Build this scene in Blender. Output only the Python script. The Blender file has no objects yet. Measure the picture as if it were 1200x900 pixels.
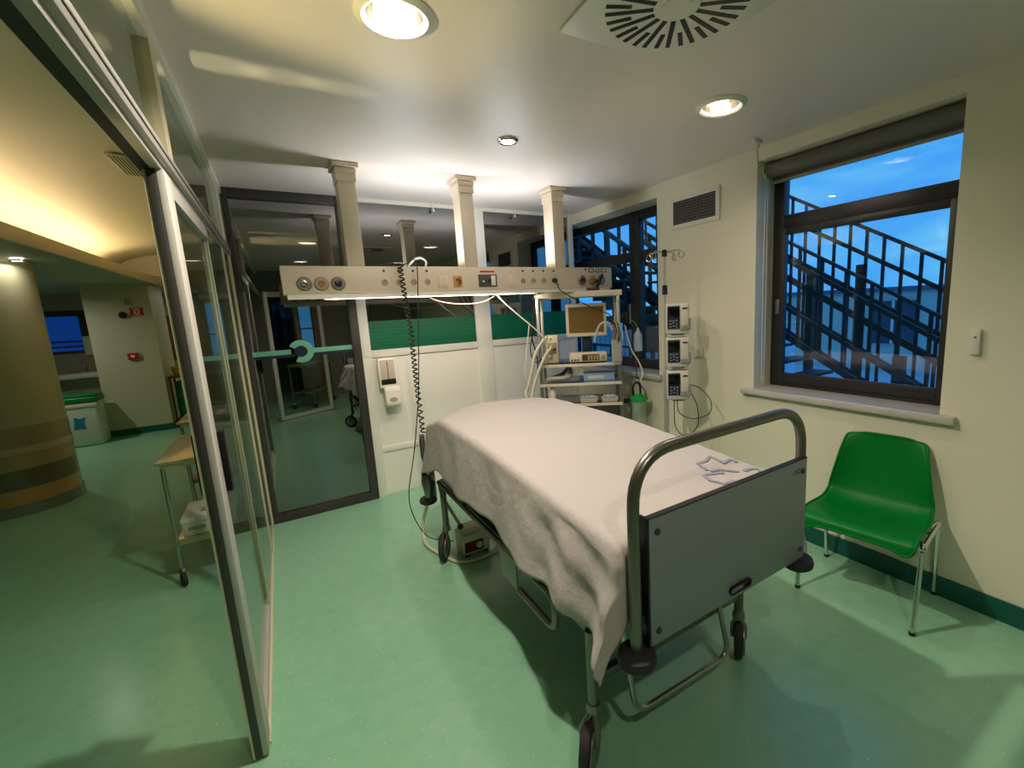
import bpy, bmesh, math, random
from mathutils import Vector, Matrix
random.seed(7)
S = bpy.context.scene
COL = S.collection
PI = math.pi

# ------------------------------------------------------------------ helpers
def lin(h):
    h = h.lstrip('#')
    out = []
    for i in (0, 2, 4):
        c = int(h[i:i+2], 16) / 255
        out.append(c / 12.92 if c <= .04045 else ((c + .055) / 1.055) ** 2.4)
    return tuple(out)

def mat(name, col, rough=.5, metal=0., spec=.5, emit=None, estr=0, bump=None, var=None, coat=0, trans=0, alpha=1):
    m = bpy.data.materials.new(name); m.use_nodes = True
    nt = m.node_tree; b = nt.nodes['Principled BSDF']
    c = lin(col) if isinstance(col, str) else col
    b.inputs['Base Color'].default_value = (*c, 1)
    b.inputs['Roughness'].default_value = rough
    b.inputs['Metallic'].default_value = metal
    b.inputs['Specular IOR Level'].default_value = spec
    b.inputs['Coat Weight'].default_value = coat
    b.inputs['Transmission Weight'].default_value = trans
    b.inputs['Alpha'].default_value = alpha
    if emit:
        e = lin(emit) if isinstance(emit, str) else emit
        b.inputs['Emission Color'].default_value = (*e, 1); b.inputs['Emission Strength'].default_value = estr
    tc = nt.nodes.new('ShaderNodeTexCoord')
    if var:                                   # (scale, amount): mottled tone of the material itself
        n = nt.nodes.new('ShaderNodeTexNoise'); n.inputs['Scale'].default_value = var[0]; n.inputs['Detail'].default_value = 4
        nt.links.new(tc.outputs['Object'], n.inputs['Vector'])
        mx = nt.nodes.new('ShaderNodeMix'); mx.data_type = 'RGBA'
        mx.inputs[6].default_value = (*[max(0, v * (1 - var[1])) for v in c], 1)
        mx.inputs[7].default_value = (*[min(1, v * (1 + var[1])) for v in c], 1)
        nt.links.new(n.outputs['Fac'], mx.inputs[0]); nt.links.new(mx.outputs[2], b.inputs['Base Color'])
    if bump:                                  # (scale, strength)
        n2 = nt.nodes.new('ShaderNodeTexNoise'); n2.inputs['Scale'].default_value = bump[0]; n2.inputs['Detail'].default_value = 5
        nt.links.new(tc.outputs['Object'], n2.inputs['Vector'])
        bp = nt.nodes.new('ShaderNodeBump'); bp.inputs['Strength'].default_value = bump[1]; bp.inputs['Distance'].default_value = .02
        nt.links.new(n2.outputs['Fac'], bp.inputs['Height']); nt.links.new(bp.outputs['Normal'], b.inputs['Normal'])
    return m

def glass(name, f0, tint='#ffffff', rough=0.):
    m = bpy.data.materials.new(name); m.use_nodes = True
    nt = m.node_tree; nt.nodes.clear()
    out = nt.nodes.new('ShaderNodeOutputMaterial'); mix = nt.nodes.new('ShaderNodeMixShader')
    tr = nt.nodes.new('ShaderNodeBsdfTransparent'); gl = nt.nodes.new('ShaderNodeBsdfGlossy')
    tr.inputs['Color'].default_value = (*lin(tint), 1); gl.inputs['Roughness'].default_value = rough
    lw = nt.nodes.new('ShaderNodeLayerWeight'); lw.inputs['Blend'].default_value = .5
    pw = nt.nodes.new('ShaderNodeMath'); pw.operation = 'POWER'; pw.inputs[1].default_value = 5
    ma = nt.nodes.new('ShaderNodeMath'); ma.operation = 'MULTIPLY_ADD'; ma.inputs[1].default_value = 1 - f0; ma.inputs[2].default_value = f0
    nt.links.new(lw.outputs['Facing'], pw.inputs[0]); nt.links.new(pw.outputs[0], ma.inputs[0]); nt.links.new(ma.outputs[0], mix.inputs[0])
    nt.links.new(tr.outputs[0], mix.inputs[1]); nt.links.new(gl.outputs[0], mix.inputs[2]); nt.links.new(mix.outputs[0], out.inputs['Surface'])
    return m

def fillet(pts, r, n=5, closed=False):
    pts = [Vector(p) for p in pts]; out = []
    N = len(pts)
    for i, p in enumerate(pts):
        if not closed and i in (0, N - 1): out.append(p); continue
        a, b = pts[i - 1], pts[(i + 1) % N]
        d1, d2 = (a - p), (b - p)
        L = min(r, d1.length * .48, d2.length * .48)
        s, e = p + d1.normalized() * L, p + d2.normalized() * L
        for k in range(n + 1):
            t = k / n
            out.append((1 - t) ** 2 * s + 2 * t * (1 - t) * p + t * t * e)
    return out

def smooth_path(pts, n=8):
    P = [Vector(p) for p in pts]; out = []
    for i in range(len(P) - 1):
        p0, p1, p2, p3 = P[max(i - 1, 0)], P[i], P[i + 1], P[min(i + 2, len(P) - 1)]
        for k in range(n):
            t = k / n
            out.append(.5 * ((2 * p1) + (p2 - p0) * t + (2 * p0 - 5 * p1 + 4 * p2 - p3) * t * t + (3 * p1 - p0 - 3 * p2 + p3) * t ** 3))
    out.append(P[-1]); return out

class MB:
    def __init__(self): self.bm = bmesh.new()
    def _bev(self, vs, bev, seg=2):
        es = list({e for v in vs for e in v.link_edges})
        if bev: bmesh.ops.bevel(self.bm, geom=es, offset=bev, segments=seg, affect='EDGES', profile=.5)
    def box(self, x0, y0, z0, x1, y1, z1, bev=0, M=None, seg=2):
        x0, x1 = sorted((x0, x1)); y0, y1 = sorted((y0, y1)); z0, z1 = sorted((z0, z1))
        T = Matrix.Translation(((x0+x1)/2, (y0+y1)/2, (z0+z1)/2)) @ Matrix.Diagonal((x1-x0, y1-y0, z1-z0, 1))
        if M is not None: T = M @ T
        r = bmesh.ops.create_cube(self.bm, size=1, matrix=T)
        self._bev(r['verts'], bev, seg); return self
    def cyl(self, p0, p1, r, r2=None, seg=16, bev=0):
        p0, p1 = Vector(p0), Vector(p1); d = p1 - p0
        M = Matrix.Translation((p0 + p1) / 2) @ d.to_track_quat('Z', 'Y').to_matrix().to_4x4()
        rr = bmesh.ops.create_cone(self.bm, cap_ends=True, cap_tris=False, segments=seg, radius1=r, radius2=r if r2 is None else r2, depth=d.length, matrix=M)
        if bev:
            es = [e for e in {e for v in rr['verts'] for e in v.link_edges} if any(len(f.verts) > 4 for f in e.link_faces)]
            bmesh.ops.bevel(self.bm, geom=es, offset=bev, segments=2, affect='EDGES')
        return self
    def tube(self, pts, r, seg=10, closed=False, cap=True, rs=None):
        pts = [Vector(p) for p in pts]; N = len(pts); rings = []
        t0 = (pts[1] - pts[0]).normalized()
        up = Vector((0, 0, 1)) if abs(t0.z) < .9 else Vector((1, 0, 0))
        nrm = (up - t0 * up.dot(t0)).normalized()
        for i, p in enumerate(pts):
            a = pts[i - 1] if (i > 0 or closed) else p
            b = pts[(i + 1) % N] if (i < N - 1 or closed) else p
            t = (b - a); t = t.normalized() if t.length > 1e-9 else t0
            nrm = nrm - t * nrm.dot(t)
            nrm = nrm.normalized() if nrm.length > 1e-6 else t.orthogonal().normalized()
            bn = t.cross(nrm); q = rs[i] if rs else r
            rings.append([self.bm.verts.new(p + (nrm * math.cos(2*PI*k/seg) + bn * math.sin(2*PI*k/seg)) * q) for k in range(seg)])
        for i in range(N if closed else N - 1):
            A, B = rings[i], rings[(i + 1) % N]
            for k in range(seg): self.bm.faces.new((A[k], A[(k+1) % seg], B[(k+1) % seg], B[k]))
        if cap and not closed:
            self.bm.faces.new(rings[0][::-1]); self.bm.faces.new(rings[-1])
        return self
    def lathe(self, prof, c=(0, 0, 0), axis=(0, 0, 1), seg=24, sx=1, sy=1):
        M = Matrix.Translation(c) @ Vector(axis).to_track_quat('Z', 'Y').to_matrix().to_4x4()
        rings = []
        for r, z in prof:
            if r < 1e-6: rings.append([self.bm.verts.new(M @ Vector((0, 0, z)))])
            else: rings.append([self.bm.verts.new(M @ Vector((r*sx*math.cos(2*PI*k/seg), r*sy*math.sin(2*PI*k/seg), z))) for k in range(seg)])
        for A, B in zip(rings, rings[1:]):
            for k in range(seg):
                l = (k + 1) % seg
                if len(A) == 1 and len(B) == 1: continue
                if len(A) == 1: self.bm.faces.new((A[0], B[l], B[k]))
                elif len(B) == 1: self.bm.faces.new((A[k], A[l], B[0]))
                else: self.bm.faces.new((A[k], A[l], B[l], B[k]))
        return self
    def ball(self, c, r, seg=16):
        M = Matrix.Translation(c) @ Matrix.Diagonal((*((r, r, r) if not hasattr(r, '__len__') else r), 1))
        bmesh.ops.create_uvsphere(self.bm, u_segments=seg, v_segments=max(6, seg // 2), radius=1, matrix=M); return self
    def prism(self, pts, vec):
        vec = Vector(vec); a = [self.bm.verts.new(p) for p in pts]; b = [self.bm.verts.new(Vector(p) + vec) for p in pts]
        n = len(a); self.bm.faces.new(a[::-1]); self.bm.faces.new(b)
        for i in range(n): self.bm.faces.new((a[i], a[(i+1) % n], b[(i+1) % n], b[i]))
        return self
    def grid(self, f, nu, nv, closed_u=False):
        V = [[self.bm.verts.new(f(i / (nu if closed_u else nu - 1), j / (nv - 1))) for j in range(nv)] for i in range(nu)]
        for i in range(nu if closed_u else nu - 1):
            for j in range(nv - 1):
                k = (i + 1) % nu
                self.bm.faces.new((V[i][j], V[k][j], V[k][j+1], V[i][j+1]))
        return self
    def flip_out(self): bmesh.ops.recalc_face_normals(self.bm, faces=self.bm.faces); return self

def finish(name, mb, m, ang=38, recalc=True):
    bm = mb.bm
    if recalc: bmesh.ops.recalc_face_normals(bm, faces=bm.faces)
    for f in bm.faces: f.smooth = True
    lim = math.radians(ang)
    for e in bm.edges:
        if len(e.link_faces) == 2 and e.calc_face_angle(0) > lim: e.smooth = False
    me = bpy.data.meshes.new(name); bm.to_mesh(me); bm.free()
    for x in (m if isinstance(m, (list, tuple)) else [m]): me.materials.append(x)
    o = bpy.data.objects.new(name, me); COL.objects.link(o); return o

def tag(o, label, cat, group=None, kind=None):
    if label: o['label'] = label
    if cat: o['category'] = cat
    if group: o['group'] = group
    if kind: o['kind'] = kind
    return o

WORLD_M = {}
def thing(name, label, cat, loc=(0, 0, 0), rz=0, group=None, kind=None):
    o = bpy.data.objects.new(name, None); COL.objects.link(o); o.empty_display_size = .1
    o.location = loc; o.rotation_euler = (0, 0, rz)
    tag(o, label, cat, group, kind); WORLD_M[o.name] = Matrix.Translation(loc) @ Matrix.Rotation(rz, 4, 'Z'); return o

def part(name, mb, m, parent, world=True, label=None, ang=38, recalc=True):
    o = finish(name, mb, m, ang, recalc); o.parent = parent
    M = WORLD_M.get(parent.name, Matrix.Identity(4))
    if world: o.data.transform(M.inverted())
    WORLD_M[o.name] = M                        # children of this part share the thing's frame
    if label: o['label'] = label
    return o

def single(name, mb, m, label=None, cat=None, group=None, kind=None, ang=38, recalc=True):
    o = finish(name, mb, m, ang, recalc)
    vs = [v.co for v in o.data.vertices]
    c = Vector(((min(v.x for v in vs)+max(v.x for v in vs))/2, (min(v.y for v in vs)+max(v.y for v in vs))/2, min(v.z for v in vs)))
    o.data.transform(Matrix.Translation(-c)); o.location = c
    WORLD_M[o.name] = Matrix.Translation(c)
    return tag(o, label, cat, group, kind)

def copy_tree(o, parent=None):
    c = o.copy(); COL.objects.link(c)
    if parent: c.parent = parent
    for ch in list(o.children): copy_tree(ch, c)
    return c

def text_part(name, txt, size, M, m, parent, depth=.001, label=None):
    cu = bpy.data.curves.new(name, 'FONT'); cu.body = txt; cu.size = size; cu.extrude = depth; cu.offset = size * .008
    t = bpy.data.objects.new(name + '_src', cu); COL.objects.link(t)
    bpy.context.view_layer.update()
    me = bpy.data.meshes.new_from_object(t.evaluated_get(bpy.context.evaluated_depsgraph_get()))
    bpy.data.objects.remove(t); bpy.data.curves.remove(cu)
    me.transform(M); me.materials.clear(); me.materials.append(m)
    o = bpy.data.objects.new(name, me); COL.objects.link(o); o.parent = parent
    o.data.transform(WORLD_M.get(parent.name, Matrix.Identity(4)).inverted())
    if label: o['label'] = label
    return o

# ------------------------------------------------------------------ dimensions (metres)
XL, XR, YB, HC, YC = -.2327, 2.8041, 4.206, 2.592, 3.28
YF = -2.3                                      # wall behind the camera

# ------------------------------------------------------------------ materials
m_wall = mat('cream_wall_paint', '#ebe5cd', .55, bump=(160, .08), var=(3, .02))
m_ceil = mat('ceiling_paint', '#e6dad2', .42, var=(2, .02))
m_white = mat('white_paint', '#e6e1d4', .4)
m_panel = mat('white_laminate', '#efebe2', .3)
m_alu = mat('brushed_aluminium', '#a9a69c', .38, 1.)
m_alud = mat('grey_aluminium', '#8c8a84', .4, .9)
m_cream = mat('cream_metal', '#cfc6a6', .4)
m_dark = mat('dark_brown_frame', '#3a3634', .4)
m_black = mat('black_plastic', '#141414', .4)
m_rubber = mat('grey_rubber', '#2c2926', .7)
m_steel = mat('stainless_steel', '#b5b2aa', .25, 1.)
m_chrome = mat('chrome', '#d5d5d2', .08, 1.)
m_bedst = mat('painted_steel_tube', '#7d7a70', .32, .85)
m_grey = mat('grey_plastic', '#8e8f8c', .45)
m_skirt = mat('dark_green_skirting', '#0d5a4c', .35)
m_marble = mat('pale_marble', '#c9c4ba', .2, var=(8, .12))
m_beige = mat('beige_plastic', '#d9ceb2', .4)
m_ivory = mat('ivory_enamel', '#e3d8c0', .35)
m_green = mat('green_polypropylene', '#00742a', .42, spec=.2)
m_glass = glass('clear_glass', .045, '#f2faf5')
m_mirror = glass('dark_reflective_glass', .34, '#5a605a')
m_win = glass('window_glass', .05, '#f4f8fa')
m_red = mat('red_plastic', '#b01418', .4)
m_wire = mat('black_cable', '#151515', .5)
m_tube = mat('clear_tube', '#d8d8d0', .25, alpha=.75)
m_brown = mat('brown_wood', '#5a3218', .5, var=(6, .2))
m_orange = mat('orange_wood', '#a65a14', .45, var=(5, .15))
m_paper = mat('white_paper', '#d9d4c8', .7)
m_screen = mat('gold_reflection_screen', '#7d6232', .18, spec=.7)  # golden reflection of the corridor cove put into the base colour
m_navy = mat('navy_panel', '#22303f', .3)
m_extst = mat('dark_exterior_steel', '#15181c', .6)
m_teal = mat('teal_film', '#7cc6a8', .4)
m_dblue = mat('dark_blue_film', '#0f2748', .4)
m_filmg = mat('green_film', '#00694a', .35)
m_linen = mat('white_cotton_sheet', '#bbb3ae', .85, bump=(17, .30), spec=.2)
m_matt = mat('mattress_vinyl', '#4a5a66', .5)
m_lamp = mat('lit_lamp', '#fff6e0', .4, emit='#fff0d2', estr=6)
m_led = mat('lit_diffuser', '#ffffff', .4, emit='#fff4e4', estr=22)
m_refl = mat('mirror_reflector', '#e6e2d8', .12, 1.)
m_fab = mat('blind_fabric', '#6e6a62', .7)
m_print = mat('grey_blue_print', '#8d8fa0', .8)

def green_floor():
    m = mat('green_vinyl_floor', '#90c4a2', .22, bump=(9, .025)); nt = m.node_tree; b = nt.nodes['Principled BSDF']
    tc = nt.nodes.new('ShaderNodeTexCoord')
    n = nt.nodes.new('ShaderNodeTexNoise'); n.inputs['Scale'].default_value = 14; n.inputs['Detail'].default_value = 8
    v = nt.nodes.new('ShaderNodeTexVoronoi'); v.inputs['Scale'].default_value = 31
    n3 = nt.nodes.new('ShaderNodeTexNoise'); n3.inputs['Scale'].default_value = 240; n3.inputs['Detail'].default_value = 2
    for x in (n, v, n3): nt.links.new(tc.outputs['Object'], x.inputs['Vector'])
    r = nt.nodes.new('ShaderNodeValToRGB')
    r.color_ramp.elements[0].color = (*lin('#86bd9a'), 1); r.color_ramp.elements[1].color = (*lin('#9acca9'), 1)
    nt.links.new(n.outputs['Fac'], r.inputs[0])
    sp = nt.nodes.new('ShaderNodeMath'); sp.operation = 'LESS_THAN'; sp.inputs[1].default_value = .085
    nt.links.new(v.outputs['Distance'], sp.inputs[0])
    f3 = nt.nodes.new('ShaderNodeMath'); f3.operation = 'GREATER_THAN'; f3.inputs[1].default_value = .71
    nt.links.new(n3.outputs['Fac'], f3.inputs[0])
    ad = nt.nodes.new('ShaderNodeMath'); ad.operation = 'MAXIMUM'
    nt.links.new(sp.outputs[0], ad.inputs[0]); nt.links.new(f3.outputs[0], ad.inputs[1])
    sc = nt.nodes.new('ShaderNodeMath'); sc.operation = 'MULTIPLY'; sc.inputs[1].default_value = .75
    nt.links.new(ad.outputs[0], sc.inputs[0])
    mx = nt.nodes.new('ShaderNodeMix'); mx.data_type = 'RGBA'; mx.inputs[7].default_value = (*lin('#d3e2cd'), 1)
    nt.links.new(sc.outputs[0], mx.inputs[0]); nt.links.new(r.outputs[0], mx.inputs[6]); nt.links.new(mx.outputs[2], b.inputs['Base Color'])
    return m
m_floor = green_floor()

# ------------------------------------------------------------------ setting: floor, ceilings, walls
def struct(name, mb, m, parent=None, **k):
    if parent: return part(name, mb, m, parent, **k)
    return single(name, mb, m, kind='structure', **k)

struct('floor', MB().box(-6.5, YF - 2.1, -.15, XR + .2, 15, 0), m_floor)

LIGHTS = [(.45, 1.66, .125, .092), (2.03, 1.63, .125, .092), (1.254, 2.506, .06, .04), (.45, -.5, .125, .092), (2.03, -.5, .125, .092)]  # last two are unseen downlights added behind the camera as fill
def plate_with_holes(x0, y0, x1, y1, z, t, holes):
    mb = MB(); bm = mb.bm; es = []
    def loop(pts):
        vs = [bm.verts.new((p[0], p[1], z)) for p in pts]
        for i in range(len(vs)): es.append(bm.edges.new((vs[i], vs[(i+1) % len(vs)])))
    loop([(x0, y0), (x1, y0), (x1, y1), (x0, y1)])
    for cx, cy, r in holes: loop([(cx + r*math.cos(2*PI*k/32), cy + r*math.sin(2*PI*k/32)) for k in range(32)])
    bmesh.ops.triangle_fill(bm, edges=es, use_beauty=True)
    for f in bm.faces:
        if f.normal.z > 0: f.normal_flip()
    return mb
o = plate_with_holes(XL, YF, XR, YB, HC, .02, [(l[0], l[1], l[3] * 1.02) for l in LIGHTS])
ceiling = single('ceiling', o, m_ceil, kind='structure', recalc=False)

# right wall with two window openings
W1 = (.872, 1.955, .985, 2.51); W2 = (2.90, 8.0, .985, 2.49); WD = .30
mb = MB()
def wbox(y0, y1, z0, z1): mb.box(XR, y0, z0, XR + WD, y1, z1)
wbox(YF - .2, W1[0], 0, 3.3); wbox(W1[0], W1[1], 0, .94); wbox(W1[0], W1[1], W1[3], 3.3)
wbox(W1[1], W2[0], 0, 3.3); wbox(W2[0], W2[1], 0, .94); wbox(W2[0], W2[1], W2[3], 3.3); wbox(W2[1], 15, 0, 3.3)
struct('wall_right', mb, m_wall)
mb = MB().prism([(XR, YF, 0), (XR - .018, YF, 0), (XR - .012, YF, .105), (XR, YF, .105)], (0, YB - YF - .05, 0))
struct('baseboard_right', mb, m_skirt)

# wall behind the camera, with a dark doorway, a window and an orange door leaf
mb = MB()
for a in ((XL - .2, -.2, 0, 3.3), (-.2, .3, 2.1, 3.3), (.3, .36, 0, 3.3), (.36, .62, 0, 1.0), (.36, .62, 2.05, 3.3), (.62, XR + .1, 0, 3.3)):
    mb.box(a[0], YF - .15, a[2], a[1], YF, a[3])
struct('wall_front', mb, mat('wall_grey_paint', '#8b877a', .6))  # wall behind the camera in one even grey
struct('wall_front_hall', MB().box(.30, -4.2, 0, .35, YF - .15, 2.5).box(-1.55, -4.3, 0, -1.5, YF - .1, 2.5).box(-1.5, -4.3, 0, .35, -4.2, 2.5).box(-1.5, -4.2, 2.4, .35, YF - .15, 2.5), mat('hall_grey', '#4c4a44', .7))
w = thing('window_6', None, None, (.49, YF - .06, 1.0), kind='structure')
mb = MB()
for a in ((.36, .385, 1.0, 2.05), (.595, .62, 1.0, 2.05), (.36, .62, 1.0, 1.03), (.36, .62, 2.02, 2.05), (.36, .62, 1.42, 1.45)): mb.box(a[0], YF - .09, a[2], a[1], YF - .04, a[3])
part('window_frame', mb, m_dark, w)
part('pane', MB().box(.37, YF - .07, 1.01, .61, YF - .064, 2.04), m_win, w)
d = thing('door_3', None, None, (.70, YF + .03, 0), kind='structure')
part('door_leaf', MB().box(.64, YF + .012, .01, .80, YF + .05, 2.1, .004), m_orange, d)
part('door_handle', MB().cyl((.67, YF + .05, 1.02), (.67, YF + .10, 1.02), .012).cyl((.67, YF + .1, 1.02), (.76, YF + .1, 1.02), .01), m_steel, d)

# white framed glass door standing open behind the camera (seen mirrored in the dark glass)
d = thing('door_2', None, None, (-.15, -.14, 0), math.atan2(-.5, .81), kind='structure')
mb = MB()
mb.box(0, -.02, .01, .06, .02, 2.08, .003).box(.89, -.02, .01, .95, .02, 2.08, .003).box(.06, -.02, .01, .89, .02, .07).box(.06, -.02, 2.0, .89, .02, 2.08)
part('door_frame', mb, m_white, d, world=False)
part('pane', MB().box(.055, -.004, .065, .895, .004, 2.005), m_glass, d, world=False)

# ------------------------------------------------------------------ left glass wall
wl = thing('wall_left', None, None, (XL, 2.0, 0), kind='structure')
xa, xb = XL - .05, XL
part('crown_rail', MB().box(XL - .05, YF, HC - .045, XL + .012, YB, HC + .03, .004).box(XL - .045, YF, HC - .055, XL + .002, YB, HC - .045), m_white, wl)
part('upper_wall', MB().box(XL - .05, YF, HC + .03, XL - .01, YB, 3.3), m_wall, wl)
mb = MB().box(XL - .075, YF, 2.115, XL + .012, YB, 2.165, .003).box(XL - .03, YF, 2.095, XL - .004, YB, 2.115)
part('header_rail', mb, mat('header_grey', '#a7a49c', .35, .35), wl)
part('header_seal', MB().box(XL - .062, YF, 2.098, XL - .032, YB, 2.1149).box(XL + .0121, YF, 2.136, XL + .0145, YB, 2.141), m_black, wl)
mb = MB().box(XL - .05, 2.045, 2.165, XL, 2.135, HC - .045)
part('upper_post', mb, m_cream, wl); part('upper_post', MB().box(XL - .05, 3.82, 2.165, XL + .004, 4.0, HC - .045), m_white, wl)
for y0, y1 in ((.2, 2.045), (2.135, 3.82)):
    part('upper_pane', MB().box(XL - .03, y0, 2.165, XL - .022, y1, HC - .06), m_glass, wl)
part('fixed_post', MB().box(XL - .05, 3.62, .02, XL, 3.70, 2.098, .003), m_cream, wl)
part('end_post', MB().box(XL - .055, 4.15, .0, XL + .004, YB + .02, 2.115, .003), m_cream, wl)
part('floor_track', MB().box(XL - .04, 1.93, 0, XL + .006, 4.1, .012, .002).box(XL - .032, 1.93, .012, XL - .026, 4.1, .02).box(XL - .010, 1.93, .012, XL - .004, 4.1, .02), m_cream, wl)
part('fixed_pane', MB().box(XL - .012, 2.86, .02, XL - .004, 4.1, 2.095), m_glass, wl)

d = thing('door_1', None, None, (XL - .02, 2.4, .02), kind='structure')
mb = MB().box(XL - .040, 1.905, .022, XL - .019, 1.985, 2.096).box(XL - .0189, 1.872, .012, XL + .001, 1.985, 2.096, .002)
mb.box(XL - .036, 1.985, .022, XL - .004, 2.93, .06).box(XL - .036, 1.985, 2.04, XL - .004, 2.93, 2.096)
part('door_frame', mb, mat('pale_grey_profile', '#b9b5ad', .4), d)
part('rear_stile', MB().box(XL - .032, 2.93, .022, XL - .010, 2.975, 2.096, .002), m_cream, d)
part('edge_profile', MB().box(XL - .043, 1.872, .01, XL - .019, 1.905, 2.097, .002), mat('dark_grey_profile', '#45443f', .4, .4), d)
part('seal_strip', MB().box(XL - .050, 1.874, .012, XL - .043, 1.90, 2.09), m_cream, d)
part('pane', MB().box(XL - .026, 1.98, .055, XL - .018, 2.935, 2.045), m_glass, d)
m_hand = mat('matt_black_handle', '#0c0c0c', .65, spec=.2)
for sx in (XL + .004, XL - .066):
    part('pull_handle', MB().box(sx - .006, 1.985, 1.02, sx + .016, 2.03, 1.245, .006), m_hand, d)

# glass wall of the next bay (cream posts) closed on its room side
mb = MB().box(XL - .05, YB + .02, 0, XL, 15, 3.3)
struct('wall_divider', mb, m_wall)
mb = MB().box(XL, 8.3, 0, XR, 8.45, HC + .3); struct('wall_end', mb, m_wall)
struct('ceiling_bay', MB().box(XL, YB + .03, HC, XR, 8.3, HC + .05), m_ceil)

# ------------------------------------------------------------------ back partition
w3 = thing('window_3', None, None, (.17, YB, 0), kind='structure')
fx0, fx1 = XL + .006, .575
mb = MB()
mb.box(fx0, YB - .03, 0, fx0 + .035, YB + .04, HC, .003).box(fx1 - .068, YB - .03, 0, fx1, YB + .04, HC, .003)
mb.box(fx0 + .035, YB - .03, HC - .07, fx1 - .068, YB + .04, HC, .003).box(fx0 + .035, YB - .03, 0, fx1 - .068, YB + .04, .07, .003)
part('window_frame', mb, m_dark, w3)
part('pane', MB().box(fx0 + .03, YB, .06, fx1 - .06, YB + .008, HC - .06), m_mirror, w3)
part('teal_stripe', MB().box(fx0 + .035, YB - .004, 1.355, .062, YB - .001, 1.392).box(.205, YB - .004, 1.355, fx1 - .068, YB - .001, 1.392), m_teal, w3)
part('blue_stripe', MB().box(fx0 + .035, YB - .004, 1.332, .085, YB - .001, 1.352).box(.19, YB - .004, 1.332, fx1 - .068, YB - .001, 1.352), m_dblue, w3)
mb = MB(); ring = []
for k in range(29):
    a = math.radians(-135 + 270 * k / 28)      # C-shaped ring opening to the lower left
    a2 = a + math.radians(15)
    ring.append(a2)
bm = mb.bm; prev = None
for a in ring:
    q = [bm.verts.new((.132 + r * math.cos(a), YB - dy, 1.372 + r * math.sin(a))) for r, dy in ((.045, .001), (.09, .001), (.09, .005), (.045, .005))]
    if prev:
        for i in range(4): bm.faces.new((prev[i], prev[(i+1) % 4], q[(i+1) % 4], q[i]))
    else: bm.faces.new(q)
    prev = q
bm.faces.new(prev[::-1])
part('ring_emblem', mb, m_teal, w3)
part('disc_emblem', MB().cyl((.128, YB - .001, 1.37), (.128, YB - .005, 1.37), .042, seg=24), m_dblue, w3)

wb = thing('wall_back', None, None, (1.7, YB, 0), kind='structure')
px0 = fx1 + .001
mb = MB().box(px0, YB - .002, 0, XR, YB + .05, 1.26)                     # lower panels
part('lower_panel', mb, m_panel, wb)
mb = MB().box(px0, YB - .018, 0, px0 + .075, YB + .05, HC - .001, .003)
mb.box(1.625, YB - .018, 0, 1.782, YB + .05, HC - .001, .003).box(XR - .05, YB - .018, 0, XR, YB + .05, HC - .001, .003)
part('post', mb, m_panel, wb)
mb = MB().box(px0 + .075, YB - .018, 1.265, 1.625, YB + .05, 1.328, .003).box(1.782, YB - .018, 1.265, XR - .05, YB + .05, 1.328, .003)
part('sill_rail', mb, m_panel, wb)
part('kick_rail', MB().box(px0 + .075, YB - .014, .408, 1.625, YB, .458, .003), m_panel, wb)
part('base_strip', MB().box(px0, YB - .021, 0, XR, YB - .018, .018), mat('pale_base_strip', '#cfd6c4', .5), wb)
mb = MB().box(px0 + .075, YB - .02, HC - .03, 1.625, YB + .05, HC - .001, .002).box(1.782, YB - .02, HC - .03, XR - .05, YB + .05, HC - .001, .002)
mb.box(px0 + .075, YB - .03, HC - .012, XR - .05, YB - .02, HC - .001)
part('head_rail', mb, m_white, wb)
for n, xa_, xb_ in ((4, px0 + .075, 1.625), (5, 1.782, XR - .05)):
    w = thing('window_%d' % n, None, None, ((xa_ + xb_) / 2, YB, 1.33), kind='structure')
    part('pane', MB().box(xa_ - .004, YB + .01, 1.325, xb_ + .004, YB + .018, HC - .028), m_mirror, w)
    f = MB()
    for k in range(8): f.box(xa_, YB + .004, 1.329 + k * .0315, xb_, YB + .007, 1.329 + k * .0315 + .0295)
    part('green_film', f, m_filmg, w)
for x in (1.30, 2.11):
    single('rail_hook', MB().cyl((x, YB - .04, HC - .001), (x, YB - .04, HC - .055), .006, seg=10).ball((x, YB - .04, HC - .062), (.012, .012, .012), 10).box(x - .012, YB - .052, HC - .006, x + .012, YB - .028, HC - .001), m_white,
           'small white hook under ceiling rail, ' + ('between the left and middle beam columns' if x < 2 else 'between the middle and right beam columns'), 'hook', 'hooks under the ceiling rail')

m_wfr = mat('dark_window_frame', '#292726', .45)
# ------------------------------------------------------------------ windows in the right wall
xw = XR + .20
w1 = thing('window_1', None, None, (xw, 1.41, .985), kind='structure')
y0, y1, z0, z1 = W1
mb = MB()
mb.box(xw - .005, y1 - .075, z0, xw + .06, y1, z1, .003).box(xw - .005, y0, z0, xw + .06, y0 + .06, z1, .003)
mb.box(xw - .005, y0 + .06, z0, xw + .06, y1 - .075, z0 + .085, .003).box(xw - .005, y0 + .06, z1 - .07, xw + .06, y1 - .075, z1, .003)
mb.box(xw - .005, y0 + .06, 2.06, xw + .06, y1 - .075, 2.165, .003)
part('window_frame', mb, m_wfr, w1)
mb = MB().box(xw - .02, y1 - .10, z0 + .03, xw - .005, y1 - .03, 2.075, .003).box(xw - .02, y0 + .035, z0 + .03, xw - .005, y0 + .085, 2.075, .003)
mb.box(xw - .02, y0 + .085, z0 + .03, xw - .005, y1 - .10, z0 + .10, .003).box(xw - .02, y0 + .085, 2.03, xw - .005, y1 - .10, 2.075, .003)
part('sash', mb, m_wfr, w1)
part('pane', MB().box(xw + .02, y0 + .05, z0 + .07, xw + .032, y1 - .06, 2.07), m_win, w1)
part('pane', MB().box(xw + .02, y0 + .05, 2.155, xw + .032, y1 - .06, z1 - .06), m_win, w1)
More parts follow.
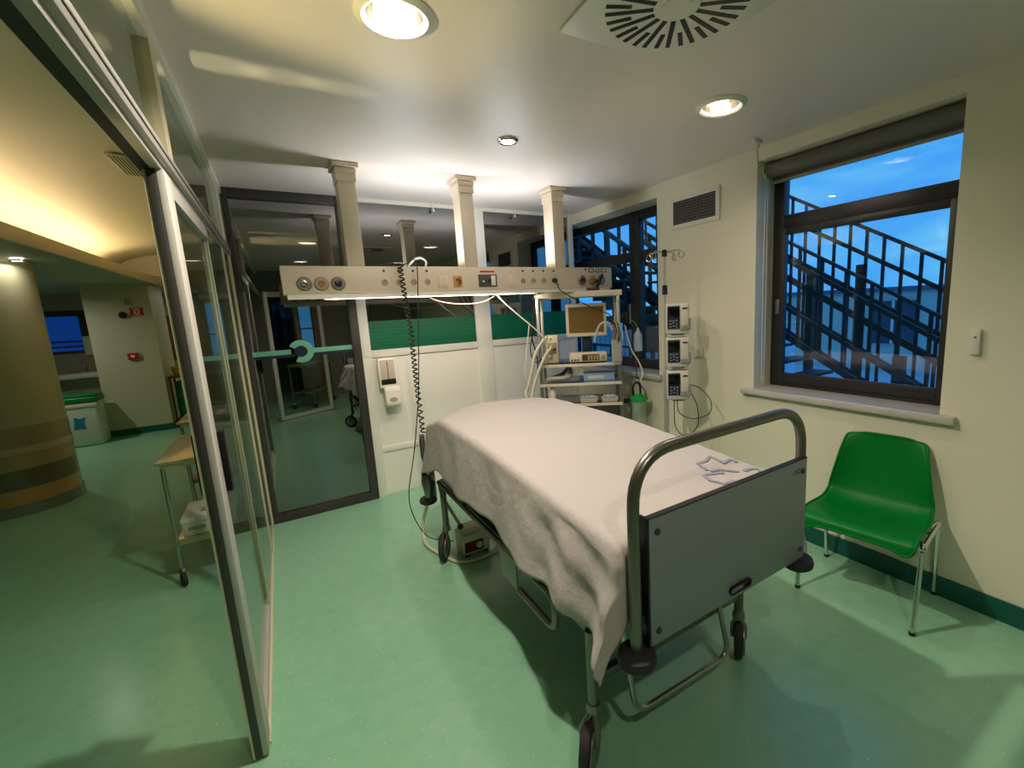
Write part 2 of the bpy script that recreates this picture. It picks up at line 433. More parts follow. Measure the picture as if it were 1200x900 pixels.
part('window_handle', MB().box(xw - .035, y1 - .075, 1.50, xw - .02, y1 - .045, 1.60, .004), m_alud, w1)
part('window_sill', MB().box(XR - .045, .80, .943, XR, 2.035, .985, .006).box(XR, y0 + .001, .943, XR + WD, y1 - .001, .984), m_marble, w1)

w2 = thing('window_2', None, None, (xw, 4.5, .985), kind='structure')
y0, y1, z0, z1 = W2
mb = MB()
for ya, yb in ((y0, y0 + .06), (3.36, 3.50), (5.0, 5.12), (6.6, 6.72), (y1 - .06, y1)): mb.box(xw, ya, z0, xw + .07, yb, z1, .003)
mb.box(xw + .002, y0, z0, xw + .068, y1, z0 + .09).box(xw + .002, y0, z1 - .08, xw + .068, y1, z1).box(xw + .002, y0, 2.03, xw + .068, y1, 2.12)
part('window_frame', mb, m_wfr, w2)
for ya, yb in ((y0 + .05, 3.37), (3.49, 5.01), (5.11, 6.61), (6.71, y1 - .05)):
    for za, zb in ((z0 + .08, 2.04), (2.11, z1 - .07)):
        part('pane', MB().box(xw + .03, ya, za, xw + .042, yb, zb), m_win, w2)
part('window_sill', MB().box(XR - .045, 2.86, .943, XR, YB - .06, .985, .006).box(XR, y0 + .001, .943, XR + WD, y1 - .001, .984), m_marble, w2)

# roller blind rolled up over the near window
rb = thing('roller_blind', 'grey roller blind rolled up at the top of the window above the green chair', 'blind', (XR + .09, 1.41, 2.40))
part('blind_roll', MB().cyl((XR + .10, .885, 2.455), (XR + .10, 1.94, 2.455), .048, seg=24), m_fab, rb)
part('bottom_bar', MB().box(XR + .128, .885, 2.372, XR + .15, 1.94, 2.392, .004), mat('beige_blind_bar', '#a39a86', .5), rb)
part('hanging_fabric', MB().box(XR + .140, .89, 2.385, XR + .146, 1.935, 2.455), m_fab, rb)
part('end_cap', MB().cyl((XR + .10, 1.94, 2.455), (XR + .10, 1.953, 2.455), .052, seg=24), m_white, rb)
part('pull_cord', MB().tube([(XR + .06, 1.93, 2.45), (XR + .05, 1.93, 1.7), (XR + .055, 1.93, 1.02), (XR + .075, 1.93, 1.0), (XR + .085, 1.93, 1.3), (XR + .085, 1.93, 2.45)], .003, 6), m_white, rb)

# ------------------------------------------------------------------ ceiling fixtures
def downlight(x, y, R, r, label, small=False, z=HC):
    t = thing('downlight', label, 'ceiling light', (x, y, z), group='round recessed downlights')
    part('trim_ring', MB().lathe([(r, -.001), (r, -.010), (r + .012, -.016), (R - .012, -.012), (R, -.004), (R, -.0005), (r, -.0005)], seg=48), m_white if not small else m_steel, t, world=False)
    if small:
        part('diffuser', MB().lathe([(0, .004), (r * .95, .004), (r * .95, .012), (0, .012)], seg=32), m_led, t, world=False)
    else:
        part('reflector', MB().lathe([(r * .985, 0), (r * .95, .05), (r * .82, .10), (r * .55, .14), (0, .15)], seg=40), m_refl, t, world=False, recalc=False)
        for s in (-1, 1):
            mb = MB().tube(fillet([(-r * .62, s * .018, .095), (r * .5, s * .018, .062), (r * .5, s * .042, .062), (-r * .62, s * .042, .095)], .02), .0085, 10)
            part('lamp_tube', mb, m_lamp, t, world=False)
    return t
downlight(*LIGHTS[0], 'large round downlight with chrome reflector, nearer the glass wall')
downlight(*LIGHTS[1], 'large round downlight with chrome reflector, nearer the window wall')
downlight(*LIGHTS[2], 'small bright round spotlight on ceiling in front of the beam columns', True)
downlight(*LIGHTS[3], 'round fill downlight added behind the camera, nearer the glass wall')
downlight(*LIGHTS[4], 'round fill downlight added behind the camera, nearer the window wall')

ad = thing('air_diffuser', 'square white swirl air diffuser with black radial slots in the ceiling', 'air vent', (1.235, 1.17, HC), math.radians(-3))
part('face_plate', MB().box(-.285, -.285, -.014, .285, .285, -.0005, .004), m_white, ad, world=False)
mb = MB()
for k in range(32):
    a = 2 * PI * k / 32
    ri, ro = (.075, .235) if k % 2 == 0 else (.15, .235)
    M = Matrix.Rotation(a + .1, 4, 'Z') @ Matrix.Translation(((ri + ro) / 2, .012, -.0148)) @ Matrix.Rotation(.08, 4, 'Z')
    mb.box(-(ro - ri) / 2, -.0085, -.001, (ro - ri) / 2, .0085, .001, M=M)
part('slot', mb, m_black, ad, world=False)
part('centre_cap', MB().cyl((0, 0, -.0142), (0, 0, -.018), .05, seg=24), m_white, ad, world=False)

t = thing('ceiling_bracket', 'small white bracket with thin cord at ceiling edge above the near window', 'bracket', (2.66, 1.86, HC))
part('bracket_plate', MB().box(2.62, 1.845, HC - .022, 2.70, 1.875, HC - .001, .003).cyl((2.665, 1.86, HC - .05), (2.665, 1.86, HC - .02), .014), m_white, t)
part('cord', MB().tube(smooth_path([(2.665, 1.86, HC - .05), (2.70, 1.88, HC - .09), (2.76, 1.92, HC - .10), (2.80, 1.945, HC - .085)], 5), .003, 6), m_grey, t)

v = thing('wall_vent', 'white framed rectangular air grille high on the wall between the two windows', 'air vent', (XR, 2.495, 2.19))
part('frame', MB().box(XR - .012, 2.252, 2.195, XR, 2.285, 2.437).box(XR - .012, 2.705, 2.195, XR, 2.738, 2.437).box(XR - .012, 2.285, 2.195, XR, 2.705, 2.228).box(XR - .012, 2.285, 2.404, XR, 2.705, 2.437), m_white, v)
part('backing', MB().box(XR - .003, 2.285, 2.228, XR - .001, 2.705, 2.404), m_black, v)
mb = MB()
for k in range(8): mb.box(XR - .010, 2.285, 2.240 + k * .021, XR - .004, 2.705, 2.2445 + k * .021)
for k in range(13): mb.box(XR - .0075, 2.3 + k * .032, 2.228, XR - .0045, 2.3025 + k * .032, 2.404)
part('slats', mb, mat('grey_slat', '#777368', .5), v)

single('light_switch', MB().box(XR - .011, 2.410, 1.172, XR, 2.492, 1.252, .004).box(XR - .017, 2.422, 1.184, XR - .011, 2.480, 1.240, .003), m_white, 'square white light switch on the wall beside the infusion pumps', 'switch')
t = thing('remote_holder', 'slim white remote control in a holder on the wall right of the window', 'remote control', (XR - .015, .75, 1.30))
part('casing', MB().box(XR - .024, .735, 1.30, XR, .772, 1.425, .006), m_white, t)
part('button', MB().cyl((XR - .027, .753, 1.385), (XR - .024, .753, 1.385), .006, seg=12), m_grey, t)

# ------------------------------------------------------------------ service beam with columns
sb = thing('service_beam', 'long cream medical supply beam hung from three ceiling columns over bed head', 'medical supply unit', (1.33, 3.355, 1.777))
bx0, bx1, by0, by1, bz0, bz1 = .052, 2.60, YC, 3.43, 1.777, 1.952
m_beam = mat('cream_enamel', '#d8c8b0', .38)
part('beam_body', MB().box(bx0, by0, bz0, bx1, by1, bz1, .006), m_beam, sb)
part('bottom_rail', MB().box(bx0 + .02, by0 + .004, bz0 - .012, bx1 - .02, by1 - .004, bz0, .002), m_white, sb)
part('light_lip', MB().box(.28, by1 - .012, bz0 - .031, 1.90, by1 - .004, bz0 - .012), m_white, sb)
part('light_lip', MB().box(bx0 + .02, by0 + .004, bz0 - .030, bx1 - .02, by0 + .010, bz0 - .012), m_white, sb)
part('light_diffuser', MB().box(.30, by0 + .08, bz0 - .017, 1.86, by0 + .12, bz0 - .012), mat('lit_strip', '#fff0dc', .4, emit='#ffdcb4', estr=3), sb)
for cx in (.482, 1.275, 2.058):
    c = part('column', MB().box(cx - .052, YC + .002, bz1, cx + .052, 3.43, HC - .062, .003), m_beam if cx < 2 else m_beam, sb)
    part('column_cap', MB().box(cx - .058, YC - .004, HC - .115, cx + .058, 3.436, HC - .062).box(cx - .062, YC - .010, HC - .066, cx + .062, 3.442, HC - .03, .006).box(cx - .078, YC - .026, HC - .03, cx + .078, 3.458, HC - .001, .004), m_beam, c)
def outlet(x, z, yf, sgn, ring, core):
    o = part('gas_outlet', MB().lathe([(0, .0), (.043, 0), (.043, .008), (.036, .014), (.024, .014), (.024, .010), (0, .010)], (x, yf, z), (0, sgn, 0), 28), ring, sb)
    part('outlet_core', MB().lathe([(0, .010), (.021, .010), (.021, .022), (.012, .024), (.009, .018), (0, .018)], (x, yf, z), (0, sgn, 0), 20), core, o)
m_ring = mat('grey_ring', '#857f75', .35, .5); m_core2 = mat('tan_core', '#9a7448', .4)
for x, c in ((.171, m_steel), (.266, m_core2), (.361, m_black), (2.27, m_black), (2.379, m_core2), (2.474, m_steel)):
    outlet(x, 1.842, by0, -1, m_ring if c is not m_core2 else mat('tan_ring', '#a5977f', .35, .4), c)
for x, c in ((.171, m_steel), (.266, m_core2), (.361, m_black), (1.93, m_black), (2.05, m_black)): outlet(x, 1.835, by1, 1, m_ring, c)
m_sock = mat('tan_socket', '#a8977a', .4)
for x in (.646, .741, .839, .934, 1.697, 1.79, 1.886, 1.984):
    s = part('power_socket', MB().lathe([(0, 0), (.021, 0), (.021, .005), (.017, .006), (.015, .002), (0, .002)], (x, by0, 1.844), (0, -1, 0), 20), m_sock, sb)
    part('socket_pins', MB().cyl((x - .006, by0, 1.844), (x - .006, by0 - .004, 1.844), .0022, seg=8).cyl((x + .006, by0, 1.844), (x + .006, by0 - .004, 1.844), .0022, seg=8), m_black, s)
    part('indicator_lamp', MB().cyl((x, by0, 1.921), (x, by0 - .007, 1.921), .0075, seg=14), m_black, sb)
for x, ww in ((1.045, .075), (1.607, .075)):
    s = part('switch_plate', MB().box(x - ww/2, by0 - .006, 1.800, x + ww/2, by0, 1.888, .003), m_beam, sb)
    part('rocker', MB().box(x - ww/2 + .006, by0 - .010, 1.812, x - .002, by0 - .006, 1.876, .002).box(x + .002, by0 - .010, 1.812, x + ww/2 - .006, by0 - .006, 1.876, .002), m_beam, s)
s = part('data_socket', MB().box(1.122, by0 - .005, 1.806, 1.188, by0, 1.886, .002), mat('amber_plate', '#c08a45', .4), sb)
part('jack', MB().cyl((1.148, by0 - .005, 1.857), (1.148, by0 - .012, 1.857), .008, seg=12).box(1.160, by0 - .009, 1.815, 1.168, by0 - .005, 1.875).box(1.172, by0 - .009, 1.830, 1.182, by0 - .005, 1.862), m_brown, s)
s = part('intercom_panel', MB().box(1.318, by0 - .006, 1.802, 1.468, by0, 1.895, .002), mat('dark_grey_panel', '#4e4b47', .4), sb)
part('intercom_button', MB().box(1.350, by0 - .010, 1.838, 1.363, by0 - .006, 1.85).box(1.418, by0 - .012, 1.812, 1.455, by0 - .006, 1.886, .002), m_ivory, s)
part('black_knob', MB().cyl((1.402, by0 - .006, 1.848), (1.402, by0 - .018, 1.848), .012, seg=16), m_black, s)
part('red_stripe', MB().box(1.335, by0 - .003, 1.912, 1.455, by0, 1.922), m_red, sb)
part('lower_label', MB().box(.38, by0 - .001, 1.781, .9, by0, 1.785), m_ivory, sb)
text_part('lettering', '* CS-U.C.I', .056, Matrix.Translation((2.30, by0 - .0012, 1.908)) @ Matrix.Rotation(PI/2, 4, 'X'), m_black, sb)

for ua, ub in ((.72, 1.10), (1.50, 1.88)):
    u = part('uplight', MB().box(ua, by0 + .085, bz1, ub, by0 + .135, bz1 + .004), m_white, sb)
    part('uplight_tube', MB().box(ua + .02, by0 + .095, bz1 + .004, ub - .02, by0 + .125, bz1 + .007), m_lamp, u)

# things hanging on / lying on the beam
def helix(path, R, turns, n):
    P = smooth_path(path, 30); out = []; N = len(P)
    for i in range(n):
        f = i / (n - 1) * (N - 1); k = min(int(f), N - 2); t = f - k
        c = P[k].lerp(P[k + 1], t); a = 2 * PI * turns * i / (n - 1)
        out.append(c + Vector((math.cos(a) * R, math.sin(a) * R, 0)))
    return out
mb = MB().tube([(.60, 3.30, 1.957), (.68, 3.29, 1.965), (.72, 3.275, 1.968)] + helix([(.747, 3.245, 1.965), (.748, 3.20, 1.757), (.757, 3.18, 1.557), (.758, 3.17, 1.323), (.760, 3.165, 1.084), (.762, 3.14, .80)], .0145, 36, 720), .005, 6)
single('coiled_cable', mb, m_wire, 'black coiled handset cable hanging from the beam to the bed head', 'cable')
mb = MB().tube(smooth_path([(.74, 3.33, 1.957), (.785, 3.29, 1.962), (.84, 3.262, 1.998), (.862, 3.255, 1.97), (.862, 3.252, 1.90), (.83, 3.24, 1.552), (.80, 3.23, 1.256), (.77, 3.22, 1.015), (.70, 3.20, .654), (.632, 3.18, .384), (.636, 3.16, .221), (.70, 3.11, .06), (.78, 3.02, .03), (.84, 2.92, .05)], 8), .0035, 6)
single('thin_cable', mb, m_wire, 'thin black mains cable dropping from the beam to the floor pump', 'cable')
mb = MB().tube(smooth_path([(.82, 3.31, 1.957), (.86, 3.31, 2.0), (.91, 3.31, 2.015), (.945, 3.31, 1.99), (.94, 3.31, 1.957)], 8), .007, 8)
single('white_tube_loop', mb, m_white, 'short white tube loop lying on top of the supply beam', 'tube')
h = thing('bed_remote', 'grey bed hand control clipped to the bed head', 'remote control', (.745, 3.10, .60))
part('casing', MB().box(.725, 3.085, .60, .757, 3.115, .80, .008), m_alud, h); part('keypad', MB().box(.7225, 3.09, .63, .725, 3.11, .77), m_black, h)
c = thing('monitor_cable', 'black power cable plugged into the beam, sagging to the monitor', 'cable', (1.984, by0, 1.5))
part('plug', MB().lathe([(0, 0), (.020, 0), (.021, .022), (.014, .04), (.008, .046), (0, .046)], (1.984, by0 - .002, 1.844), (0, -1, 0), 18), m_black, c)
part('wire', MB().tube(smooth_path([(1.984, by0 - .035, 1.84), (1.985, by0 - .06, 1.80), (2.0, 3.20, 1.755), (2.15, 3.19, 1.672), (2.30, 3.14, 1.59), (2.40, 3.09, 1.545), (2.425, 3.10, 1.52)], 8), .0045, 7), m_wire, c)
b = part('cable_tie', MB().box(2.14, 3.18, 1.665, 2.165, 3.20, 1.69, .003), m_black, c)
t = thing('suction_regulator', 'black lever regulator plugged into the right end of the beam', 'regulator', (2.40, 3.24, 1.76))
part('lever', MB().tube([(2.465, 3.245, 1.885), (2.41, 3.225, 1.81), (2.375, 3.215, 1.768)], .014, 10), m_black, t)
part('connector', MB().cyl((2.42, by0 - .005, 1.835), (2.42, 3.23, 1.835), .014).box(2.28, 3.20, 1.752, 2.40, 3.235, 1.776, .004), m_brown, t)

# ------------------------------------------------------------------ wall dispenser on the partition
dsp = thing('soap_dispenser', 'white wall soap dispenser with dark window and drip tray beside dark frame', 'dispenser', (.755, YB - .03, .83))
yd = YB - .02
part('housing', MB().box(.675, yd - .085, 1.00, .825, yd, 1.26, .014), m_panel, dsp)
part('clear_window', MB().box(.692, yd - .089, 1.075, .808, yd - .084, 1.245, .003), mat('pinkish_label', '#c9b7a8', .3), dsp)
part('dark_gap', MB().box(.690, yd - .0905, 1.03, .810, yd - .083, 1.078, .003).box(.747, yd - .091, 1.078, .752, yd - .088, 1.235), m_black, dsp)
mb = MB().prism([(.705, yd, 1.01), (.705, yd - .10, 1.01), (.705, yd - .125, .985), (.705, yd - .135, .86), (.705, yd - .115, .835), (.705, yd - .055, .84), (.705, yd - .03, .90), (.705, yd, .93)], (.125, 0, 0))
bmesh.ops.bevel(mb.bm, geom=list(mb.bm.edges), offset=.008, segments=2, affect='EDGES')
part('drip_tray', mb, m_white, dsp)
part('nozzle', MB().lathe([(0, 0), (.034, 0), (.030, .006), (0, .008)], (.767, yd - .1325, .90), (0, -1, 0), 20, 1, .6), mat('pale_grey', '#9f9a90', .4), dsp)

# ------------------------------------------------------------------ bed
bed = thing('hospital_bed', 'wheeled hospital bed with grey footboard and steel tube frame', 'bed', (1.19, 2.0, 0))
tx0, tx1, fy = .774, 1.612, .915
mb = MB().tube(fillet([(tx0, fy, .575), (tx0, fy, 1.208), (tx1, fy, 1.208), (tx1, fy, .575)], .16, 9), .0185, 14)
part('foot_bow', mb, m_bedst, bed)
fb = part('footboard', MB().box(.812, fy - .024, .612, 1.616, fy - .004, 1.018, .003), mat('grey_laminate', '#808c8b', .42), bed)
part('edge_band', MB().box(.806, fy - .022, .61, .813, fy + .012, 1.02).box(.812, fy - .0245, 1.0165, 1.616, fy - .0035, 1.020), m_black, fb)
for x, z in ((.842, .972), (1.588, .972), (.842, .655), (1.588, .655)):
    part('bolt', MB().lathe([(0, 0), (.011, 0), (.009, .005), (0, .006)], (x, fy - .024, z), (0, -1, 0), 14), mat('dark_bolt', '#4c4c48', .4, .6), fb)
part('slot', MB().box(1.165, fy - .0255, .634, 1.275, fy - .0235, .662, .010), m_black, fb)
part('slot_opening', MB().box(1.172, fy - .0262, .637, 1.235, fy - .0254, .652, .004), mat('lavender_grey', '#77798c', .5), fb)
text_part('lettering', 'UCI', .03, Matrix.Translation((1.525, fy - .0245, .967)) @ Matrix.Rotation(PI/2, 4, 'X'), mat('faint_grey_ink', '#6d726d', .5), fb, .0006)
for x, y, z in ((tx0, fy, .585), (tx1, fy, .585), (.735, 3.075, .33), (1.645, 3.075, .33)):
    part('bumper', MB().lathe([(0, -.024), (.046, -.024), (.058, -.014), (.060, 0), (.056, .014), (.030, .022), (.024, .022), (0, .022)], (x, y, z), (0, 0, 1), 26), m_rubber, bed)
mb = MB().box(.785, 1.0, .66, .815, 3.05, .71, .003).box(1.575, 1.0, .66, 1.605, 3.05, .71, .003)
for y in (1.0, 1.6, 2.2, 2.8, 3.02): mb.box(.815, y - .015, .665, 1.575, y + .015, .705)
for x in (.80, 1.59): mb.tube([(x, fy + .0, .69), (x, 1.05, .69)], .014)
mb.box(.78, fy + .005, .585, 1.606, fy + .03, .612)
part('upper_frame', mb, m_bedst, bed)
part('mattress_deck', MB().box(.79, 1.0, .715, 1.60, 3.03, .75, .004), m_rubber, bed)
part('mattress', MB().box(.795, .985, .752, 1.592, 3.02, .875, .03, seg=3), m_matt, bed)
mb = MB().box(.765, 1.13, .50, .80, 2.84, .55, .003).box(1.56, 1.13, .50, 1.595, 2.84, .55, .003)
mb.box(.775, 1.142, .305, 1.575, 1.170, .342, .003).box(.775, 2.78, .50, 1.56, 2.82, .55, .003).box(.80, 1.14, .50, 1.56, 1.175, .55, .003)
for y in (1.5, 2.45): mb.tube([(.85, y, .52), (.85, y + .25, .68)], .018).tube([(1.5, y, .52), (1.5, y + .25, .68)], .018)
part('base_frame', mb, m_bedst, bed)
part('motor_box', MB().box(1.0, 2.2, .42, 1.3, 2.6, .60, .01), m_rubber, bed)
for (lx, ly, dx, dy, n) in ((.772, 1.155, -.035, -.012, (.65, -.76)), (1.578, 1.155, .018, .012, (.59, -.807)), (.765, 2.80, -.025, .01, (.86, -.51)), (1.578, 2.80, .01, .02, (.6, -.8))):
    part('leg', MB().cyl((lx, ly, .235), (lx, ly, .52), .0205, seg=16), m_bedst, bed)
    nv = Vector((*n, 0)).normalized(); c = Vector((lx + dx, ly + dy, .0905))
    cs = part('caster', MB().cyl((lx, ly, .205), (lx, ly, .24), .029, .024, 16, .003).tube([Vector((lx, ly, .215)), c + nv * .026 + Vector((0, 0, .06)), c + nv * .026], .011, 8).tube([Vector((lx, ly, .215)), c - nv * .026 + Vector((0, 0, .06)), c - nv * .026], .011, 8).lathe([(0, .017), (.030, .017), (.042, .027), (.062, .029), (.072, .026), (.072, .020), (.03, .020)], c, nv, 20), m_alud, bed)
    part('hub_cover', MB().lathe([(0, -.020), (.05, -.020), (.064, -.015), (.064, .015), (.05, .020), (0, .020)], c, nv, 24), mat('hub_grey', '#8d8d8a', .45), cs)
    part('wheel', MB().lathe([(0, -.012), (.066, -.012), (.070, -.017), (.084, -.017), (.090, -.009), (.0905, 0), (.090, .009), (.084, .017), (.070, .017), (.066, .012), (0, .012)], c, nv, 32), m_rubber, cs)
mb = MB().tube(fillet([(.744, 2.80, .545), (.744, 1.345, .545), (.744, 1.345, .405), (.744, 1.66, .405)], .06, 6), .0145, 12)
mb.tube(fillet([(.744, 2.80, .545), (.744, 2.76, .47), (.744, 2.43, .395)], .05, 5), .010, 8)
sr = part('side_rail', mb, m_bedst, bed)
part('rail_bracket', MB().box(.751, 1.70, .375, .757, 1.86, .55, .002).box(.744, 1.70, .54, .80, 1.86, .55), m_alud, sr)
part('black_knob', MB().ball((.742, 2.42, .393), .018, 12), m_black, sr)
for ya in (1.75, 2.32): part('black_clip', MB().box(.738, ya, .555, .765, ya + .10, .57, .004), m_black, sr)
mb = MB().tube(fillet([(1.646, 2.80, .545), (1.646, 1.345, .545), (1.646, 1.345, .405), (1.646, 1.66, .405)], .06, 6), .0145, 12)
part('side_rail', mb, m_bedst, bed)
mb = MB().tube(fillet([(.895, 1.14, .50), (.92, 1.10, .145), (1.44, 1.10, .125), (1.385, 1.14, .50)], .07, 6), .0115, 10)
part('pedal_loop', mb, m_steel, bed)
hb = part('headboard', MB().box(.82, 3.055, .60, 1.57, 3.075, .76, .003), mat('head_laminate', '#90958f', .42), bed)
part('head_bow', MB().tube(fillet([(.775, 3.065, .35), (.775, 3.065, .80), (1.615, 3.065, .80), (1.615, 3.065, .35)], .14, 7), .018, 12), m_bedst, hb)
part('head_loop', MB().tube(fillet([(.725, 3.06, .56), (.722, 3.06, .36), (.70, 3.02, .33), (.735, 2.98, .36), (.75, 2.97, .50)], .05, 5), .012, 8), m_black, hb)
part('infusion_socket', MB().lathe([(0, 0), (.03, 0), (.045, .12), (.025, .16), (0, .16)], (.735, 3.03, .37), (0, 0, 1), 16), m_alud, hb)

# the sheet: a rectangular cloth laid over the mattress, corners falling in cones
def sstep(a, b, x):
    t = max(0, min(1, (x - a) / (b - a))); return t * t * (3 - 2 * t)
def ztop(x, y):
    z = .925 + .055 * sstep(.95, 2.0, y)
    u = (x - 1.19) / .42
    z += .016 * (1 - u * u) * sstep(2.1, 2.75, y)                       # pillow under the sheet
    z -= (.02 + .075 * max(0, -u) ** 1.5 + .02 * max(0, u)) * sstep(2.6, 3.03, y) ** 1.3
    z += .003 * math.sin(7 * x + 3 * y) * math.sin(5 * y) + .0022 * math.sin(31 * y - 9 * x) * sstep(2.2, 2.7, y)
    return z
RX0, RX1, RY0, RY1, RR = .788, 1.595, .985, 2.985, .042
def sheet_pos(s, t):
    qx = min(max(s, RX0), RX1); qy = min(max(t, RY0), RY1)
    d = Vector((s - qx, t - qy)); L = d.length
    z = ztop(qx, qy)
    if L < 1e-9: return Vector((qx, qy, z))
    n = d / L
    q = RR * PI / 2
    if L < q:
        out, dn = RR * math.sin(L / RR), RR * (1 - math.cos(L / RR))
    else:
        dn = RR + (L - q); out = RR
        h = (L - q)
        ph = qy * 1.0
        foot = 1 - sstep(.98, 1.75, qy)
        if n.x < -.3 or n.x > .3:
            out += .005 * math.sin(17 * qy + 9 * h) * math.sin(5.3 * qy + 1) * sstep(0, .1, h)
            out += h * (.17 + .08 * foot) + h * foot * .14 * math.sin(21 * qy + 1.0 + 3.2 * math.atan2(n.y, abs(n.x))) + h * .035 * math.sin(9 * qy + 2 * h)
            out += .006 * foot * math.sin(45 * h + 14 * qy)
        else:
            out += .02 * h
        if n.y < -.2: out = RR + (out - RR) * .95
        out = max(out, .036)
    return Vector((qx + n.x * out, qy + n.y * out, z - dn))
mb = MB(); NU, NV = 130, 190
ov, ovh, ovf = .35, .34, .25
def fs(u, v):
    s = RX0 - ov + u * (RX1 - RX0 + 2 * ov)
    t = RY0 - ovf + v * (RY1 - RY0 + ovf + ovh)
    hem = .025 * math.sin(9 * t) + .012 * math.sin(23 * t)
    if s < RX0: s = RX0 - (RX0 - s) * (1 + hem)
    p = sheet_pos(s, t)
    # foot end stays tucked behind the footboard, corner bunch pushed outward
    if p.y < fy + .030: p.y = fy + .030 + .004 * math.sin(40 * p.x)
    return p
mb.grid(fs, NU, NV)
sheet = single('bed_sheet', mb, m_linen, 'white cotton sheet draped over the mattress with printed cross emblem', 'bed sheet', ang=180)
sheet.modifiers.new('thick', 'SOLIDIFY').thickness = .003
def ribbon(mb, pts, w=.011):
    P = []
    for a, b in zip(pts, pts[1:]):
        n = max(2, int((Vector(b) - Vector(a)).length / .02)); P += [Vector(a).lerp(Vector(b), k / n) for k in range(n)]
    P.append(Vector(pts[-1])); prev = None
    for i, p in enumerate(P):
        a, b = P[max(i-1, 0)], P[min(i+1, len(P)-1)]
        t = (b - a).normalized(); n = Vector((-t.y, t.x)) * w / 2
        q = [mb.bm.verts.new((c.x, c.y, ztop(c.x, c.y) + e)) for c in (p - n, p + n) for e in (.0026, .0036)]
        if prev:
            for i0, i1 in ((0, 1), (1, 3), (3, 2), (2, 0)): mb.bm.faces.new((prev[i0], prev[i1], q[i1], q[i0]))
        else: mb.bm.faces.new((q[0], q[1], q[3], q[2]))
        prev = q
    mb.bm.faces.new((prev[2], prev[3], prev[1], prev[0]))
mb = MB()
ribbon(mb, [(1.403, 1.184), (1.424, 1.255), (1.475, 1.252), (1.53, 1.278), (1.525, 1.215), (1.518, 1.195), (1.575, 1.205), (1.572, 1.17)], .016)
ribbon(mb, [(1.405, 1.171), (1.45, 1.160), (1.497, 1.103)], .016)
ribbon(mb, [(1.44, 1.130), (1.395, 1.150), (1.352, 1.160), (1.335, 1.110), (1.352, 1.058), (1.41, 1.055)], .016)
ribbon(mb, [(1.520, 1.094), (1.548, 1.098), (1.582, 1.083), (1.560, 1.03)], .016)
part('printed_emblem', mb, m_print, sheet, label='grey blue outlined cross print')

# floor pump under the bed head
p = thing('floor_pump', 'beige mattress pump box with red panel and dial under bed head', 'pump', (.95, 2.80, 0))
part('casing', MB().box(.845, 2.735, .012, 1.035, 2.90, .155, .012).box(.86, 2.75, .155, 1.02, 2.885, .18, .008), m_beige, p)
part('red_panel', MB().box(.857, 2.7305, .035, .985, 2.7355, .105), mat('maroon_panel', '#6a1a18', .35), p)
part('dial', MB().lathe([(0, 0), (.022, 0), (.020, .014), (0, .015)], (.955, 2.731, .07), (0, -1, 0), 18), m_ivory, p)
part('air_port', MB().cyl((1.035, 2.78, .07), (1.075, 2.78, .07), .016, seg=12), m_black, p)
for xx in (.86, .99): part('foot', MB().box(xx, 2.745, 0, xx + .03, 2.89, .012), m_rubber, p)
mb = MB().tube(smooth_path([(.745, 3.03, .42), (.735, 3.10, .30), (.70, 3.15, .14), (.68, 3.08, .03), (.71, 2.93, .012), (.80, 2.70, .012), (.95, 2.66, .012), (1.07, 2.70, .02), (1.078, 2.78, .07)], 8), .011, 8)
single('air_hose', mb, m_beige, 'beige air hose curling over floor around the mattress pump', 'hose')

# ------------------------------------------------------------------ green chair
ch = thing('plastic_chair', 'green moulded plastic chair with chrome legs against the window wall', 'chair', (2.525, 1.055, 0), math.radians(-81.5))
prof = [(-.235, .415), (-.225, .447), (-.185, .456), (-.08, .440), (.03, .428), (.11, .432), (.165, .465), (.195, .53), (.215, .62), (.232, .72), (.243, .80), (.246, .83)]
PR = smooth_path([(0, a, b) for a, b in prof], 6)
def shell(u, v):
    f = v * (len(PR) - 1); k = min(int(f), len(PR) - 2); p = PR[k].lerp(PR[k + 1], f - k)
    s = 2 * u - 1
    bk = sstep(.52, .72, v)
    w = .245 - .062 * sstep(.55, 1.0, v) + .012 * math.sin(min(1, v / .55) * PI)
    # round outer corners of back top and seat front
    if v > .90: w -= .045 * ((v - .90) / .10) ** 2.5
    if v < .07: w -= .035 * ((.07 - v) / .07) ** 2
    e = abs(s) ** 3.2
    y = p.y - .045 * e * bk * (1 - sstep(.78, 1, v)) - .01 * e * (1 - bk); z = p.z + .030 * e * (1 - bk) * sstep(.05, .3, v)
    z -= .018 * (abs(s) ** 6) * (1 - sstep(0, .12, v)) + (.012 * abs(s) ** 4 * ((v - .88) / .12) if v > .88 else 0)
    return Vector((s * w, y, z))
mb = MB().grid(shell, 25, 60)
so = part('seat_shell', mb, m_green, ch, world=False, ang=180)
md = so.modifiers.new('thick', 'SOLIDIFY'); md.thickness = .007; md.offset = 0
